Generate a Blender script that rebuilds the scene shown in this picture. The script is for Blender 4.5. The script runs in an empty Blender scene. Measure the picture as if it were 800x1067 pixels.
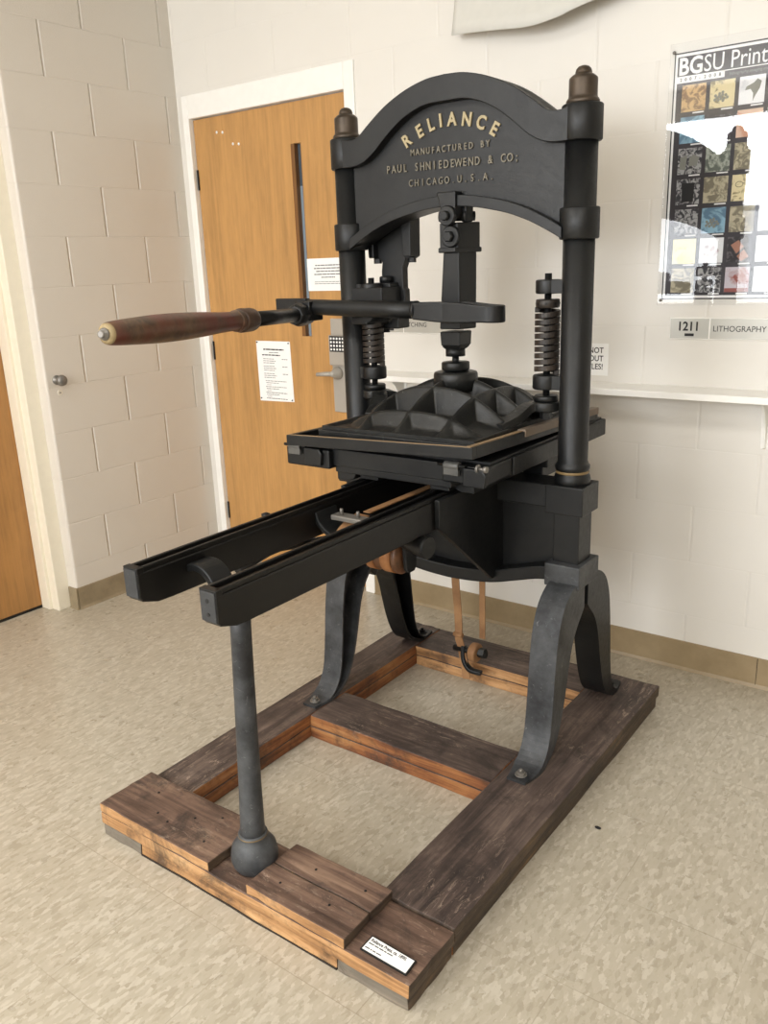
import bpy, bmesh, math, random
from mathutils import Vector, Matrix, noise
random.seed(7)
S = bpy.context.scene
LPOS = ((1.3, -3.1), (3.3, -2.9), (-.4, -.9), (1.9, -.9))
COL = S.collection
PI = math.pi

# ------------------------------------------------------------------ helpers
def V(*a): return Vector(a)

def box(bm, x0, x1, y0, y1, z0, z1, mi=0):
    vs = [bm.verts.new((x, y, z)) for x in (x0, x1) for y in (y0, y1) for z in (z0, z1)]
    F = [(0, 1, 3, 2), (4, 6, 7, 5), (0, 4, 5, 1), (2, 3, 7, 6), (0, 2, 6, 4), (1, 5, 7, 3)]
    for f in F:
        fc = bm.faces.new([vs[i] for i in f]); fc.material_index = mi
    return vs

def hexa(bm, pts, mi=0):
    """pts: 4 bottom (ccw) + 4 top"""
    vs = [bm.verts.new(p) for p in pts]
    for f in [(3, 2, 1, 0), (4, 5, 6, 7), (0, 1, 5, 4), (1, 2, 6, 5), (2, 3, 7, 6), (3, 0, 4, 7)]:
        fc = bm.faces.new([vs[i] for i in f]); fc.material_index = mi

def frame(d):
    d = Vector(d).normalized()
    u = Vector((0, 0, 1)) if abs(d.z) < .9 else Vector((1, 0, 0))
    a = d.cross(u).normalized(); b = a.cross(d).normalized()
    return d, a, b

def lathe(bm, prof, o=(0, 0, 0), d=(0, 0, 1), seg=28, mi=0, smooth=True):
    """prof: (r, t) along direction d from o"""
    o = Vector(o); d, a, b = frame(d)
    rings = []
    for r, t in prof:
        if r < 1e-6:
            rings.append([bm.verts.new(o + d * t)])
        else:
            rings.append([bm.verts.new(o + d * t + (a * math.cos(2 * PI * k / seg) + b * math.sin(2 * PI * k / seg)) * r) for k in range(seg)])
    for i in range(len(rings) - 1):
        A, B = rings[i], rings[i + 1]
        for k in range(seg):
            k2 = (k + 1) % seg
            if len(A) == 1 and len(B) == 1: continue
            if len(A) == 1: f = [A[0], B[k2], B[k]]
            elif len(B) == 1: f = [A[k], A[k2], B[0]]
            else: f = [A[k], A[k2], B[k2], B[k]]
            fc = bm.faces.new(f); fc.material_index = mi; fc.smooth = smooth
    for R, rev in ((rings[0], True), (rings[-1], False)):
        if len(R) > 1:
            fc = bm.faces.new(R[::-1] if rev else R); fc.material_index = mi

def cyl(bm, p0, p1, r0, r1=None, seg=24, mi=0):
    p0 = Vector(p0); p1 = Vector(p1); L = (p1 - p0).length
    lathe(bm, [(r0, 0), (r0 if r1 is None else r1, L)], p0, p1 - p0, seg, mi)

def prism(bm, pts, ax, a0, a1, mi=0):
    """pts 2-D outline extruded along ax from a0 to a1 (other two axes in xyz order)"""
    def P(p, a):
        if ax == 'x': return (a, p[0], p[1])
        if ax == 'y': return (p[0], a, p[1])
        return (p[0], p[1], a)
    A = [bm.verts.new(P(p, a0)) for p in pts]; B = [bm.verts.new(P(p, a1)) for p in pts]
    n = len(pts)
    fs = [bm.faces.new(A), bm.faces.new(B[::-1])]
    for i in range(n):
        j = (i + 1) % n
        fs.append(bm.faces.new([A[j], A[i], B[i], B[j]]))
    for f in fs: f.material_index = mi

def sweep(bm, path, w, h, up=None, mi=0, smooth=False, closed_ends=True):
    """rectangular section swept; w,h functions or numbers; up: fixed side vector"""
    path = [Vector(p) for p in path]; n = len(path); prev = None
    for i, p in enumerate(path):
        t = (path[min(i + 1, n - 1)] - path[max(i - 1, 0)]).normalized()
        s = Vector(up) if up else Vector((0, 0, 1))
        a = t.cross(s).normalized(); b = a.cross(t).normalized()
        ww = (w[i] if isinstance(w, (list, tuple)) else w) / 2
        hh = (h[i] if isinstance(h, (list, tuple)) else h) / 2
        ring = [bm.verts.new(p + a * x + b * y) for x, y in ((-ww, -hh), (ww, -hh), (ww, hh), (-ww, hh))]
        if prev:
            for k in range(4):
                f = bm.faces.new([prev[k], prev[(k + 1) % 4], ring[(k + 1) % 4], ring[k]]); f.smooth = smooth; f.material_index = mi
        elif closed_ends: bm.faces.new(ring[::-1]).material_index = mi
        prev = ring
    if closed_ends: bm.faces.new(prev).material_index = mi

def tube(bm, path, r, seg=14, mi=0):
    path = [Vector(p) for p in path]; n = len(path); prev = None; a = None
    for i, p in enumerate(path):
        t = (path[min(i + 1, n - 1)] - path[max(i - 1, 0)]).normalized()
        if a is None: _, a, b = frame(t)
        a = (a - t * a.dot(t)).normalized(); b = t.cross(a)
        rr = r[i] if isinstance(r, (list, tuple)) else r
        ring = [bm.verts.new(p + (a * math.cos(2 * PI * k / seg) + b * math.sin(2 * PI * k / seg)) * rr) for k in range(seg)]
        if prev:
            for k in range(seg):
                f = bm.faces.new([prev[k], prev[(k + 1) % seg], ring[(k + 1) % seg], ring[k]]); f.smooth = True; f.material_index = mi
        else: bm.faces.new(ring[::-1]).material_index = mi
        prev = ring
    bm.faces.new(prev).material_index = mi

def crv(pts, n=8):
    """catmull-rom through 2-D or 3-D points"""
    P = [Vector(p) for p in pts]; out = []
    for i in range(len(P) - 1):
        p0 = P[i - 1] if i else P[0] * 2 - P[1]
        p1, p2 = P[i], P[i + 1]
        p3 = P[i + 2] if i + 2 < len(P) else P[-1] * 2 - P[-2]
        for k in range(n):
            t = k / n
            out.append(0.5 * ((2 * p1) + (p2 - p0) * t + (2 * p0 - 5 * p1 + 4 * p2 - p3) * t * t + (3 * p1 - p0 - 3 * p2 + p3) * t ** 3))
    out.append(P[-1])
    return out

def empty(name, loc=(0, 0, 0), parent=None):
    o = bpy.data.objects.new(name, None); COL.objects.link(o); o.location = loc
    o.empty_display_size = .05
    return o

def obj(name, bm, mats, parent=None, bevel=0, seg=2, smooth=False, label=None):
    bmesh.ops.recalc_face_normals(bm, faces=bm.faces)
    me = bpy.data.meshes.new(name); bm.to_mesh(me); bm.free()
    if not isinstance(mats, (list, tuple)): mats = [mats]
    for m in mats: me.materials.append(m)
    if smooth:
        for p in me.polygons: p.use_smooth = True
    o = bpy.data.objects.new(name, me); COL.objects.link(o)
    if parent:
        o.parent = parent
        # geometry is written in world coordinates: undo the parent's (unrotated) location
        off = Vector((0, 0, 0)); p = parent
        while p: off += p.location; p = p.parent
        o.location = -off
    if bevel:
        m = o.modifiers.new('bevel', 'BEVEL'); m.width = bevel; m.segments = seg; m.limit_method = 'ANGLE'; m.angle_limit = math.radians(40)
    if label: o['label'] = label
    return o

def tag(o, label=None, cat=None, group=None, kind=None):
    if label: o['label'] = label
    if cat: o['category'] = cat
    if group: o['group'] = group
    if kind: o['kind'] = kind
    return o

def struct(name, bm, mats, **k):
    return tag(obj(name, bm, mats, **k), kind='structure')

def dup(o, parent=None):
    c = o.copy(); COL.objects.link(c)
    if parent: c.parent = parent
    for ch in list(o.children): dup(ch, c)
    return c

NB = bmesh.new

# ------------------------------------------------------------------ materials
class M:
    def __init__(s, name):
        s.m = bpy.data.materials.new(name); s.m.use_nodes = True
        s.t = s.m.node_tree; s.n = s.t.nodes; s.b = s.n['Principled BSDF']; s.l = s.t.links
        tc = s.n.new('ShaderNodeTexCoord'); s.co = tc.outputs['Object']
    def node(s, ty, **k):
        n = s.n.new(ty)
        for a, b in k.items():
            if a.startswith('i_'): n.inputs[a[2:]].default_value = b
            else: setattr(n, a, b)
        return n
    def link(s, a, b): s.l.new(a, b)
    def map(s, scale, loc=(0, 0, 0), rot=(0, 0, 0)):
        m = s.node('ShaderNodeMapping'); m.inputs['Scale'].default_value = scale; m.inputs['Location'].default_value = loc; m.inputs['Rotation'].default_value = rot
        s.link(s.co, m.inputs[0]); return m.outputs[0]
    def noise(s, scale, detail=4, vec=None, rough=.55, dist=0):
        n = s.node('ShaderNodeTexNoise'); n.inputs['Scale'].default_value = scale; n.inputs['Detail'].default_value = detail; n.inputs['Roughness'].default_value = rough; n.inputs['Distortion'].default_value = dist
        s.link(vec or s.co, n.inputs['Vector']); return n.outputs['Fac']
    def ramp(s, fac, stops):
        r = s.node('ShaderNodeValToRGB'); e = r.color_ramp.elements
        while len(e) < len(stops): e.new(.5)
        for x, (p, c) in zip(e, stops):
            x.position = p; x.color = (*c, 1) if len(c) == 3 else c
        s.link(fac, r.inputs[0]); return r.outputs[0]
    def mix(s, f, a, b, mode='MIX'):
        n = s.node('ShaderNodeMix', data_type='RGBA', blend_type=mode)
        for v, i in ((f, 0), (a, 6), (b, 7)):
            if hasattr(v, 'links'): s.link(v, n.inputs[i])
            else: n.inputs[i].default_value = v if i == 0 else (*v, 1)
        return n.outputs[2]
    def math(s, op, a, b=None, c=None):
        n = s.node('ShaderNodeMath', operation=op)
        for i, v in enumerate((a, b, c)):
            if v is None: continue
            if hasattr(v, 'links'): s.link(v, n.inputs[i])
            else: n.inputs[i].default_value = v
        return n.outputs[0]
    def bump(s, h, strength=.3, dist=.002, normal=None):
        n = s.node('ShaderNodeBump'); n.inputs['Strength'].default_value = strength; n.inputs['Distance'].default_value = dist
        s.link(h, n.inputs['Height'])
        if normal: s.link(normal, n.inputs['Normal'])
        s.link(n.outputs[0], s.b.inputs['Normal']); return n.outputs[0]
    def set(s, **k):
        for a, v in k.items():
            i = s.b.inputs[a.replace('_', ' ')]
            if hasattr(v, 'links'): s.link(v, i)
            else: i.default_value = (*v, 1) if isinstance(v, tuple) and len(v) == 3 else v
        return s

def srgb(r, g, b):
    f = lambda c: (c / 255 / 12.92) if c / 255 <= .04045 else ((c / 255 + .055) / 1.055) ** 2.4
    return (f(r), f(g), f(b))

def plain(name, c, rough=.5, metal=0, bumpy=0):
    m = M(name); n = m.noise(30, 3)
    a = tuple(x * .975 for x in c); b = tuple(min(1, x * 1.01) for x in c)
    m.set(Base_Color=m.ramp(n, [(.3, a), (.7, b)]), Roughness=rough, Metallic=metal)
    if bumpy: m.bump(m.noise(150, 3), .3, bumpy)
    return m.m

def iron(name, lo, hi, rough=.5, bump=.0012, scr=0.0):
    m = M(name)
    n1 = m.noise(9, 6, rough=.65); n2 = m.noise(70, 5, rough=.7)
    c = m.mix(m.ramp(n1, [(.35, (0, 0, 0)), (.7, (1, 1, 1))]), lo, hi)
    if scr:
        n3 = m.noise(45, 8, rough=.8, dist=.6)
        c = m.mix(m.ramp(n3, [(.60, (0, 0, 0)), (.72, (scr, scr, scr))]), c, srgb(150, 152, 150))
    m.set(Base_Color=c, Roughness=m.math('MULTIPLY_ADD', n2, .3, rough - .15), Metallic=0.0)
    m.b.inputs['Specular IOR Level'].default_value = .4
    m.bump(m.math('ADD', m.noise(55, 5), m.math('MULTIPLY', m.noise(220, 3), .4)), .35, bump)
    return m.m

MI = iron('black_iron', srgb(11, 12, 13), srgb(24, 25, 25), .44)
MIS = iron('black_iron_rails', srgb(7, 6, 6), srgb(13, 12, 10), .40, .0006)
MIP = iron('platen_iron', srgb(16, 17, 17), srgb(38, 38, 36), .40, .0025, .5)
MIL = iron('worn_leg_iron', srgb(34, 35, 37), srgb(80, 82, 84), .50, .002, .7)
MFACE = iron('bare_end_iron', srgb(40, 41, 43), srgb(58, 60, 62), .5, .001, .3)
MSP = iron('spring_steel', srgb(32, 28, 25), srgb(60, 51, 43), .42, .0008)
MBR = iron('aged_brass', srgb(62, 54, 46), srgb(92, 80, 68), .40, .0006); MBR.node_tree.nodes['Principled BSDF'].inputs['Metallic'].default_value = .55
MLOCK = plain('satin_lock_steel', srgb(176, 170, 160), .45, .25)
MST = plain('worn_steel', srgb(128, 124, 118), .4, .5)
MGOLD = plain('gold_lettering', srgb(160, 146, 112), .5, .1)
MGOLD2 = plain('rubbed_gold_lettering', srgb(114, 108, 94), .55, .1)
MLINE = plain('gold_line', srgb(130, 108, 72), .5, .2)
MBLK = plain('black_print', srgb(22, 22, 22), .6)
MDARKGL = plain('dark_gap', srgb(14, 12, 11), .7)
MLEATH = iron('tan_leather', srgb(128, 92, 60), srgb(164, 124, 84), .7, .001)
MORANGE = iron('orange_leather', srgb(140, 92, 54), srgb(176, 122, 76), .6, .001)

def walnut(name, a, b, c, red=None):
    m = M(name)
    v = m.map((6, 6, 6))
    n = m.noise(3, 6, m.map((12, 12, 12)), .6, .4)
    col = m.ramp(n, [(.3, a), (.5, b), (.72, c)])
    if red: col = m.mix(m.ramp(m.noise(9, 3), [(.45, (0, 0, 0)), (.62, (1, 1, 1))]), col, red)
    m.set(Base_Color=col, Roughness=.42)
    m.bump(m.noise(60, 4), .3, .001)
    return m.m
MGRIP = walnut('worn_handle_wood', srgb(62, 46, 34), srgb(88, 66, 48), srgb(112, 88, 64), srgb(94, 46, 34))
MDRUM = walnut('drum_wood', srgb(58, 38, 24), srgb(92, 60, 38), srgb(120, 82, 50))

def timber(name, axis, cols, scratch, bump=.003, rough=.62):
    m = M(name)
    sc = {'x': (3, 45, 45), 'y': (45, 3, 45)}[axis]
    g = m.noise(1, 6, m.map(sc), .65, .8)
    big = m.noise(5, 5, None, .6)
    col = m.ramp(m.math('ADD', m.math('MULTIPLY', g, .6), m.math('MULTIPLY', big, .4)), cols)
    if scratch:
        s1 = m.noise(1, 8, m.map({'x': (14, 60, 60), 'y': (60, 14, 60)}[axis]), .8, 1.2)
        s2 = m.noise(3.3, 3)
        f = m.math('MULTIPLY', m.ramp(s1, [(.55, (0, 0, 0)), (.62, (1, 1, 1))]), m.ramp(s2, [(.42, (0, 0, 0)), (.66, (scratch * .8,) * 3)]))
        dk = m.noise(7, 6, None, .75, .5)
        col = m.mix(m.ramp(dk, [(.50, (0, 0, 0)), (.66, (.75,) * 3)]), col, srgb(40, 33, 30))
        col = m.mix(f, col, srgb(176, 156, 138))
    m.set(Base_Color=col, Roughness=rough)
    m.bump(m.math('ADD', g, m.math('MULTIPLY', m.noise(40, 6), .6)), .5, bump)
    return m.m
TC = [(.36, srgb(50, 40, 36)), (.46, srgb(74, 61, 55)), (.55, srgb(96, 81, 73)), (.66, srgb(122, 106, 96))]
TCF = [(.36, srgb(62, 45, 36)), (.46, srgb(90, 69, 57)), (.55, srgb(112, 88, 74)), (.68, srgb(146, 120, 100))]
PC = [(.36, srgb(112, 80, 52)), (.46, srgb(160, 118, 76)), (.54, srgb(186, 142, 96)), (.68, srgb(212, 172, 124))]
RC = [(.36, srgb(70, 42, 26)), (.46, srgb(122, 74, 42)), (.54, srgb(150, 98, 56)), (.66, srgb(176, 128, 80))]
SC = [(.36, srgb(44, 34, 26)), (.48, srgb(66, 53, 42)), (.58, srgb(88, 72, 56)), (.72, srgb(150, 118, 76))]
T_TOPX, T_TOPY = timber('stained_timber_cross', 'x', TC, .9), timber('stained_timber_long', 'y', TC, .9)
T_FRONT = timber('stained_timber_front', 'x', TCF, .8)
T_PINE = timber('raw_pine_edge', 'x', PC, .3, .002)
T_RED = timber('varnished_pine_edge', 'x', RC, .3, .002)
T_REDY = timber('varnished_pine_edge_long', 'y', RC, .2, .002)
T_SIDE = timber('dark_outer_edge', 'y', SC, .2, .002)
T_GREY = timber('grey_weathered_edge', 'x', [(.3, srgb(84, 78, 70)), (.5, srgb(120, 112, 100)), (.7, srgb(150, 138, 120)), (.85, srgb(178, 150, 112))], .3)

def oak(name, base):
    m = M(name)
    g = m.noise(1, 7, m.map((60, 60, 2.2)), .62, .7)
    w = m.noise(1, 4, m.map((5, 5, .7)), .55, 1.6)
    fl = m.noise(1, 3, m.map((28, 28, 9)), .6, .5)
    f = m.math('ADD', m.math('MULTIPLY', g, .40), m.math('ADD', m.math('MULTIPLY', w, .40), m.math('MULTIPLY', fl, .20)))
    col = m.ramp(f, [(.38, tuple(x * .80 for x in base)), (.50, base), (.62, tuple(min(1, x * 1.16) for x in base))])
    m.set(Base_Color=col, Roughness=.38)
    m.bump(g, .15, .0006)
    return m.m
MOAK = oak('oak_veneer', srgb(188, 142, 86))
MOAK2 = oak('oak_veneer_left', srgb(178, 130, 76))
MOAKE = oak('oak_edge', srgb(120, 82, 44))

def blockwall(name, axis, z0, u0, color, bd=.004, gv0=1.0):
    """painted concrete blocks; axis = horizontal coordinate"""
    m = M(name); W, H = .4064, .2032
    sp = m.node('ShaderNodeSeparateXYZ'); m.link(m.co, sp.inputs[0])
    u = sp.outputs['X' if axis == 'x' else 'Y']; z = sp.outputs['Z']
    r = m.math('DIVIDE', m.math('SUBTRACT', z, z0), H)
    fl = m.math('FLOOR', r); fz = m.math('FRACT', r)
    dz = m.math('MULTIPLY', m.math('MINIMUM', fz, m.math('SUBTRACT', 1, fz)), H)
    half = m.math('MULTIPLY', m.math('MODULO', m.math('ADD', fl, 100), 2), .5)
    x = m.math('FRACT', m.math('ADD', m.math('ADD', m.math('DIVIDE', m.math('SUBTRACT', u, u0), W), half), 50))
    dx = m.math('MULTIPLY', m.math('MINIMUM', x, m.math('SUBTRACT', 1, x)), W)
    def groove(d, w):
        n = m.node('ShaderNodeMapRange', interpolation_type='SMOOTHSTEP'); m.link(d, n.inputs[0])
        n.inputs[1].default_value = 0; n.inputs[2].default_value = w; n.inputs[3].default_value = 0; n.inputs[4].default_value = 1
        return n.outputs[0]
    gv = groove(dx, .0075); gh = groove(dz, .004)
    h = m.math('MINIMUM', gv, m.math('MULTIPLY_ADD', gh, .22, .78))
    pit = m.noise(160, 4, None, .7)
    h2 = m.math('ADD', h, m.math('MULTIPLY', pit, .16))
    c = m.ramp(m.noise(2.2, 3), [(.3, tuple(k * .965 for k in color)), (.7, color)])
    m.set(Base_Color=c, Roughness=.42)
    m.bump(h2, gv0, bd)
    return m.m
WC = srgb(217, 210, 199)
MWL = blockwall('block_wall_left', 'y', -.0029, 1.112 + .2032, WC, .0045)
MWB = blockwall('block_wall_back', 'x', .0101, .791 + .2032, srgb(229, 225, 217), .0018, .8)
MWP = plain('painted_wall', srgb(224, 216, 200), .6)
MTRIM = plain('white_gloss_paint', srgb(246, 244, 238), .3)
MTRIMC = plain('cream_gloss_paint', srgb(240, 232, 212), .35)
MCEIL = plain('ceiling_tile', srgb(225, 222, 214), .8)
MBASE = iron('tan_cove_base', srgb(142, 124, 94), srgb(158, 139, 108), .42, .0004)
MBASEL = iron('tan_cove_base_scuffed', srgb(134, 120, 96), srgb(162, 146, 118), .42, .0006, .12)

def floor_mat():
    m = M('vinyl_tile_floor')
    sp = m.node('ShaderNodeSeparateXYZ'); m.link(m.co, sp.inputs[0]); T = .3048
    tx = m.math('DIVIDE', m.math('SUBTRACT', sp.outputs['X'], 1.2285 - 30 * T), T)
    ty = m.math('DIVIDE', m.math('SUBTRACT', sp.outputs['Y'], .855 - 30 * T), T)
    fx = m.math('FRACT', tx); fy = m.math('FRACT', ty)
    d = m.math('MULTIPLY', m.math('MINIMUM', m.math('MINIMUM', fx, m.math('SUBTRACT', 1, fx)), m.math('MINIMUM', fy, m.math('SUBTRACT', 1, fy))), T)
    seam = m.ramp(m.math('MULTIPLY', d, 100), [(.05, (0, 0, 0)), (.16, (1, 1, 1))])
    cell = m.node('ShaderNodeCombineXYZ'); m.link(m.math('FLOOR', tx), cell.inputs[0]); m.link(m.math('FLOOR', ty), cell.inputs[1])
    wn = m.node('ShaderNodeTexWhiteNoise', noise_dimensions='3D'); m.link(cell.outputs[0], wn.inputs['Vector'])
    off = m.node('ShaderNodeVectorMath', operation='SCALE'); m.link(wn.outputs['Color'], off.inputs[0]); off.inputs['Scale'].default_value = 7
    def streak(scale):
        mp = m.node('ShaderNodeMapping'); mp.inputs['Scale'].default_value = scale; mp.inputs['Rotation'].default_value = (0, 0, -.12); m.link(m.co, mp.inputs[0])
        ad = m.node('ShaderNodeVectorMath', operation='ADD'); m.link(mp.outputs[0], ad.inputs[0]); m.link(off.outputs[0], ad.inputs[1]); return ad.outputs[0]
    a = m.noise(1, 2, streak((120, 40, 1)), .5, .3)
    b = m.noise(1, 3, streak((80, 30, 1)), .5, .4)
    c2 = m.noise(1.6, 4)
    vo = m.node('ShaderNodeTexVoronoi'); vo.inputs['Scale'].default_value = 1; vo.inputs['Randomness'].default_value = 1
    dv = m.node('ShaderNodeVectorMath', operation='ADD'); m.link(streak((120, 46, 1)), dv.inputs[0])
    dn = m.node('ShaderNodeTexNoise'); dn.inputs['Scale'].default_value = 110; m.link(m.co, dn.inputs['Vector'])
    sc_ = m.node('ShaderNodeVectorMath', operation='SCALE'); sc_.inputs['Scale'].default_value = .9; m.link(dn.outputs['Color'], sc_.inputs[0]); m.link(sc_.outputs[0], dv.inputs[1])
    m.link(dv.outputs[0], vo.inputs['Vector'])
    sv = m.node('ShaderNodeSeparateXYZ'); m.link(vo.outputs['Color'], sv.inputs[0])
    chip = m.math('ADD', m.math('MULTIPLY', sv.outputs['X'], .6), m.math('MULTIPLY', a, .4))
    col = m.ramp(chip, [(.20, srgb(166, 156, 138)), (.36, srgb(177, 168, 150)), (.62, srgb(182, 173, 156)), (.76, srgb(194, 186, 170))])
    col = m.mix(m.ramp(b, [(.62, (0, 0, 0)), (.70, (.3, .3, .3))]), col, srgb(156, 147, 128))
    col = m.mix(m.ramp(c2, [(.3, (.0, .0, .0)), (.75, (.16, .16, .16))]), col, srgb(160, 150, 132))
    col = m.mix(m.math('MULTIPLY', m.math('SUBTRACT', 1, seam), m.ramp(m.noise(4, 3), [(.40, (.04,) * 3), (.6, (.38,) * 3)])), col, srgb(110, 98, 80))
    m.set(Base_Color=col, Roughness=m.math('MULTIPLY_ADD', m.noise(14, 4), .15, .22))
    m.bump(m.math('ADD', m.noise(9, 3), m.math('MULTIPLY', seam, .3)), .08, .0015)
    return m.m
MFLOOR = floor_mat()

# ------------------------------------------------------------------ room shell
XL, YB, ZC = -1.457, 1.783, 2.95     # left wall face, back wall face, ceiling
XR, YF = 4.2, -4.2
LY0, LY1, LZ = -.13, .915, 2.235       # opening in the left wall
bm = NB(); box(bm, -1.9, XR + .2, YF - .2, YB + .2, -.1, 0); struct('floor', bm, MFLOOR)
bm = NB(); box(bm, -1.9, XR + .2, YF - .2, YB + .2, ZC, ZC + .1); struct('ceiling', bm, MCEIL)
bm = NB()
box(bm, -1.9, XL, LY1, YB + .2, 0, ZC)
box(bm, -1.9, XL, LY0, LY1, LZ, ZC)
box(bm, -1.9, XL, YF - .2, LY0, 0, ZC)
struct('wall_left', bm, MWL, bevel=.012, seg=3)
# back wall with the door opening
DX0, DX1, DZ = -1.414, -.4137, 2.2317
bm = NB()
box(bm, XL, DX0, YB, YB + .2, 0, ZC); box(bm, DX1, XR + .2, YB, YB + .2, 0, ZC); box(bm, DX0, DX1, YB, YB + .2, DZ, ZC)
struct('wall_back', bm, MWB)
bm = NB(); box(bm, XR, XR + .2, YF - .2, YB, 0, ZC); struct('wall_right', bm, plain('painted_wall_low_bounce', srgb(170, 160, 146), .7))  # unseen wall, toned down so less light bounces in from the right
# front wall (behind the viewer) with two window openings
WINS = [(-1.40, .55), (1.3, 3.0)]; WZ0, WZ1 = .95, 2.70
bm = NB()
xs = [XL - .1, WINS[0][0], WINS[0][1], WINS[1][0], WINS[1][1], XR]
for a, b in ((0, 1), (2, 3), (4, 5)): box(bm, xs[a], xs[b], YF - .2, YF, 0, ZC)
for a, b in WINS:
    box(bm, a, b, YF - .2, YF, 0, WZ0); box(bm, a, b, YF - .2, YF, WZ1, ZC)
struct('wall_front', bm, MWP)
for n_, (a, b) in enumerate(WINS):
    bm = NB(); t = .05
    box(bm, a, a + t, YF - .12, YF - .04, WZ0, WZ1); box(bm, b - t, b, YF - .12, YF - .04, WZ0, WZ1)
    box(bm, a + t, b - t, YF - .12, YF - .04, WZ0, WZ0 + t); box(bm, a + t, b - t, YF - .12, YF - .04, WZ1 - t, WZ1)
    box(bm, (a + b) / 2 - .025, (a + b) / 2 + .025, YF - .12, YF - .04, WZ0 + t, WZ1 - t)
    struct('window_%d' % (n_ + 1), bm, MTRIM)

# baseboards
bm = NB(); prism(bm, [(YB + .001, 0), (YB - .012, 0), (YB - .006, .012), (YB - .004, .108), (YB + .001, .1116)], 'x', DX1 + .002, XR)
for x in (.03, 1.25): box(bm, x, x + .0015, YB - .0068, YB - .003, .004, .109, 1)
struct('baseboard_back', bm, [MBASE, MDARKGL])
bm = NB(); prism(bm, [(XL - .001, 0), (XL + .012, 0), (XL + .006, .012), (XL + .004, .100), (XL - .001, .1035)], 'y', LY1 + .004, YB)
prism(bm, [(LY1 + .001, 0), (LY1 - .010, 0), (LY1 - .006, .012), (LY1 - .004, .1), (LY1 + .001, .1035)], 'x', XL - .058, XL + .004)
struct('baseboard_left', bm, MBASEL)

# door_1: oak door and cream frame in the left wall
bm = NB()
FX = -1.517
FY = .852
for s, (a, b) in enumerate(((FY, LY1 + .002), (LY0 - .002, LY0 + .06))):
    box(bm, -1.72, FX, a, b, 0, LZ + .002)
box(bm, -1.72, FX, LY0, LY1, LZ - .06, LZ + .002)
# stop moulding
box(bm, -1.632, -1.566, FY - .015, FY + .01, 0, LZ - .06)
box(bm, -1.632, -1.566, LY0 + .05, LY0 + .075, 0, LZ - .06)
box(bm, -1.632, -1.566, LY0, LY1, LZ - .075, LZ - .055)
d1 = struct('door_1', bm, MTRIMC, bevel=.004)
bm = NB(); box(bm, -1.68, -1.636, LY0 + .06, FY - .004, .012, LZ - .065); obj('door_leaf', bm, MOAK2, d1)
bm = NB(); box(bm, -1.655, -1.632, LY0 + .06, FY, 0, .012); obj('threshold', bm, MDARKGL, d1)

# door_2: oak door with white frame in the back wall
bm = NB()
PY = YB - .008
LX0, LX1, LZT = -1.3755, -.4686, 2.129
box(bm, DX0 - .004, LX0 - .004, PY, YB + .13, 0, DZ)
box(bm, LX1 + .004, DX1 + .002, PY, YB + .13, 0, DZ)
box(bm, LX0 - .004, LX1 + .004, PY, YB + .13, LZT + .004, DZ)
d2 = struct('door_2', bm, MTRIM, bevel=.003)
LY = YB + .016
VX0, VX1, VZ0, VZ1 = -.784, -.726, 1.165, 1.968
bm = NB()
box(bm, LX0, VX0, LY, LY + .045, .01, LZT); box(bm, VX1, LX1, LY, LY + .045, .01, LZT)
box(bm, VX0, VX1, LY, LY + .045, .01, VZ0); box(bm, VX0, VX1, LY, LY + .045, VZ1, LZT)
leaf = obj('door_leaf', bm, MOAK, d2)
MGLASS = M('glass_dark_view').set(Base_Color=srgb(74, 84, 92), Roughness=.08, Metallic=0).m
MGLASS2 = M('glass_pale_view').set(Base_Color=srgb(132, 146, 156), Roughness=.12, Metallic=0).m
bm = NB(); box(bm, VX0 - .002, VX1 + .002, LY + .024, LY + .028, VZ0, 1.80); box(bm, VX0 - .002, VX1 + .002, LY + .024, LY + .028, 1.80, VZ1, 1); obj('glass_pane', bm, [MGLASS2, MGLASS], leaf)  # opaque pane painted with the view beyond it, paler below, dark at top
bm = NB()
box(bm, VX0, VX0 + .020, LY + .001, LY + .026, VZ0, VZ1); box(bm, VX1 - .003, VX1, LY + .001, LY + .026, VZ0, VZ1)
obj('glazing_bead', bm, MOAKE, leaf)
for zc in (1.872, 1.085, .262):
    bm = NB(); box(bm, LX0 - .010, LX0 - .001, PY - .003, PY + .01, zc - .045, zc + .045)
    box(bm, LX0 - .001, LX0 + .008, LY - .006, LY, zc - .045, zc + .045, 1)
    obj('hinge', bm, [MTRIM, MDARKGL], d2, bevel=.002)
MWHITE = plain('white_plastic', srgb(250, 250, 248), .3)
for x, z in ((-1.2253, 2.0625), (-1.1882, 2.0583), (-1.127, 2.0041), (-1.0909, 2.0003)):
    bm = NB(); lathe(bm, [(.006, 0), (.006, .002), (0, .005)], (x, LY, z), (0, -1, 0), 14); obj('screw_plug', bm, MWHITE, leaf)
# keypad lock
bm = NB(); box(bm, -.607, -.50, LY - .012, LY, .835, 1.245); box(bm, -.607, -.50, LY - .03, LY - .008, 1.045, 1.175)
lk = obj('lock_body', bm, MLOCK, leaf, bevel=.004)
bm = NB(); box(bm, -.597, -.50, LY - .034, LY - .029, 1.105, 1.172, 0)
for i in range(5):
    for j in range(4): box(bm, -.592 + i * .0165, -.5835 + i * .0165, LY - .0355, LY - .033, 1.111 + j * .0155, 1.1195 + j * .0155, 1)
obj('keypad', bm, [MBLK, MWHITE], lk)
bm = NB(); lathe(bm, [(.028, 0), (.028, .012), (.018, .02), (.012, .045), (0, .05)], (-.575, LY - .012, 1.01), (0, -1, 0), 24)
tube(bm, [(-.575, LY - .05, 1.01), (-.62, LY - .055, 1.008), (-.665, LY - .05, 1.004)], [.011, .010, .009]); obj('lever_handle', bm, MLOCK, lk)

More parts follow.
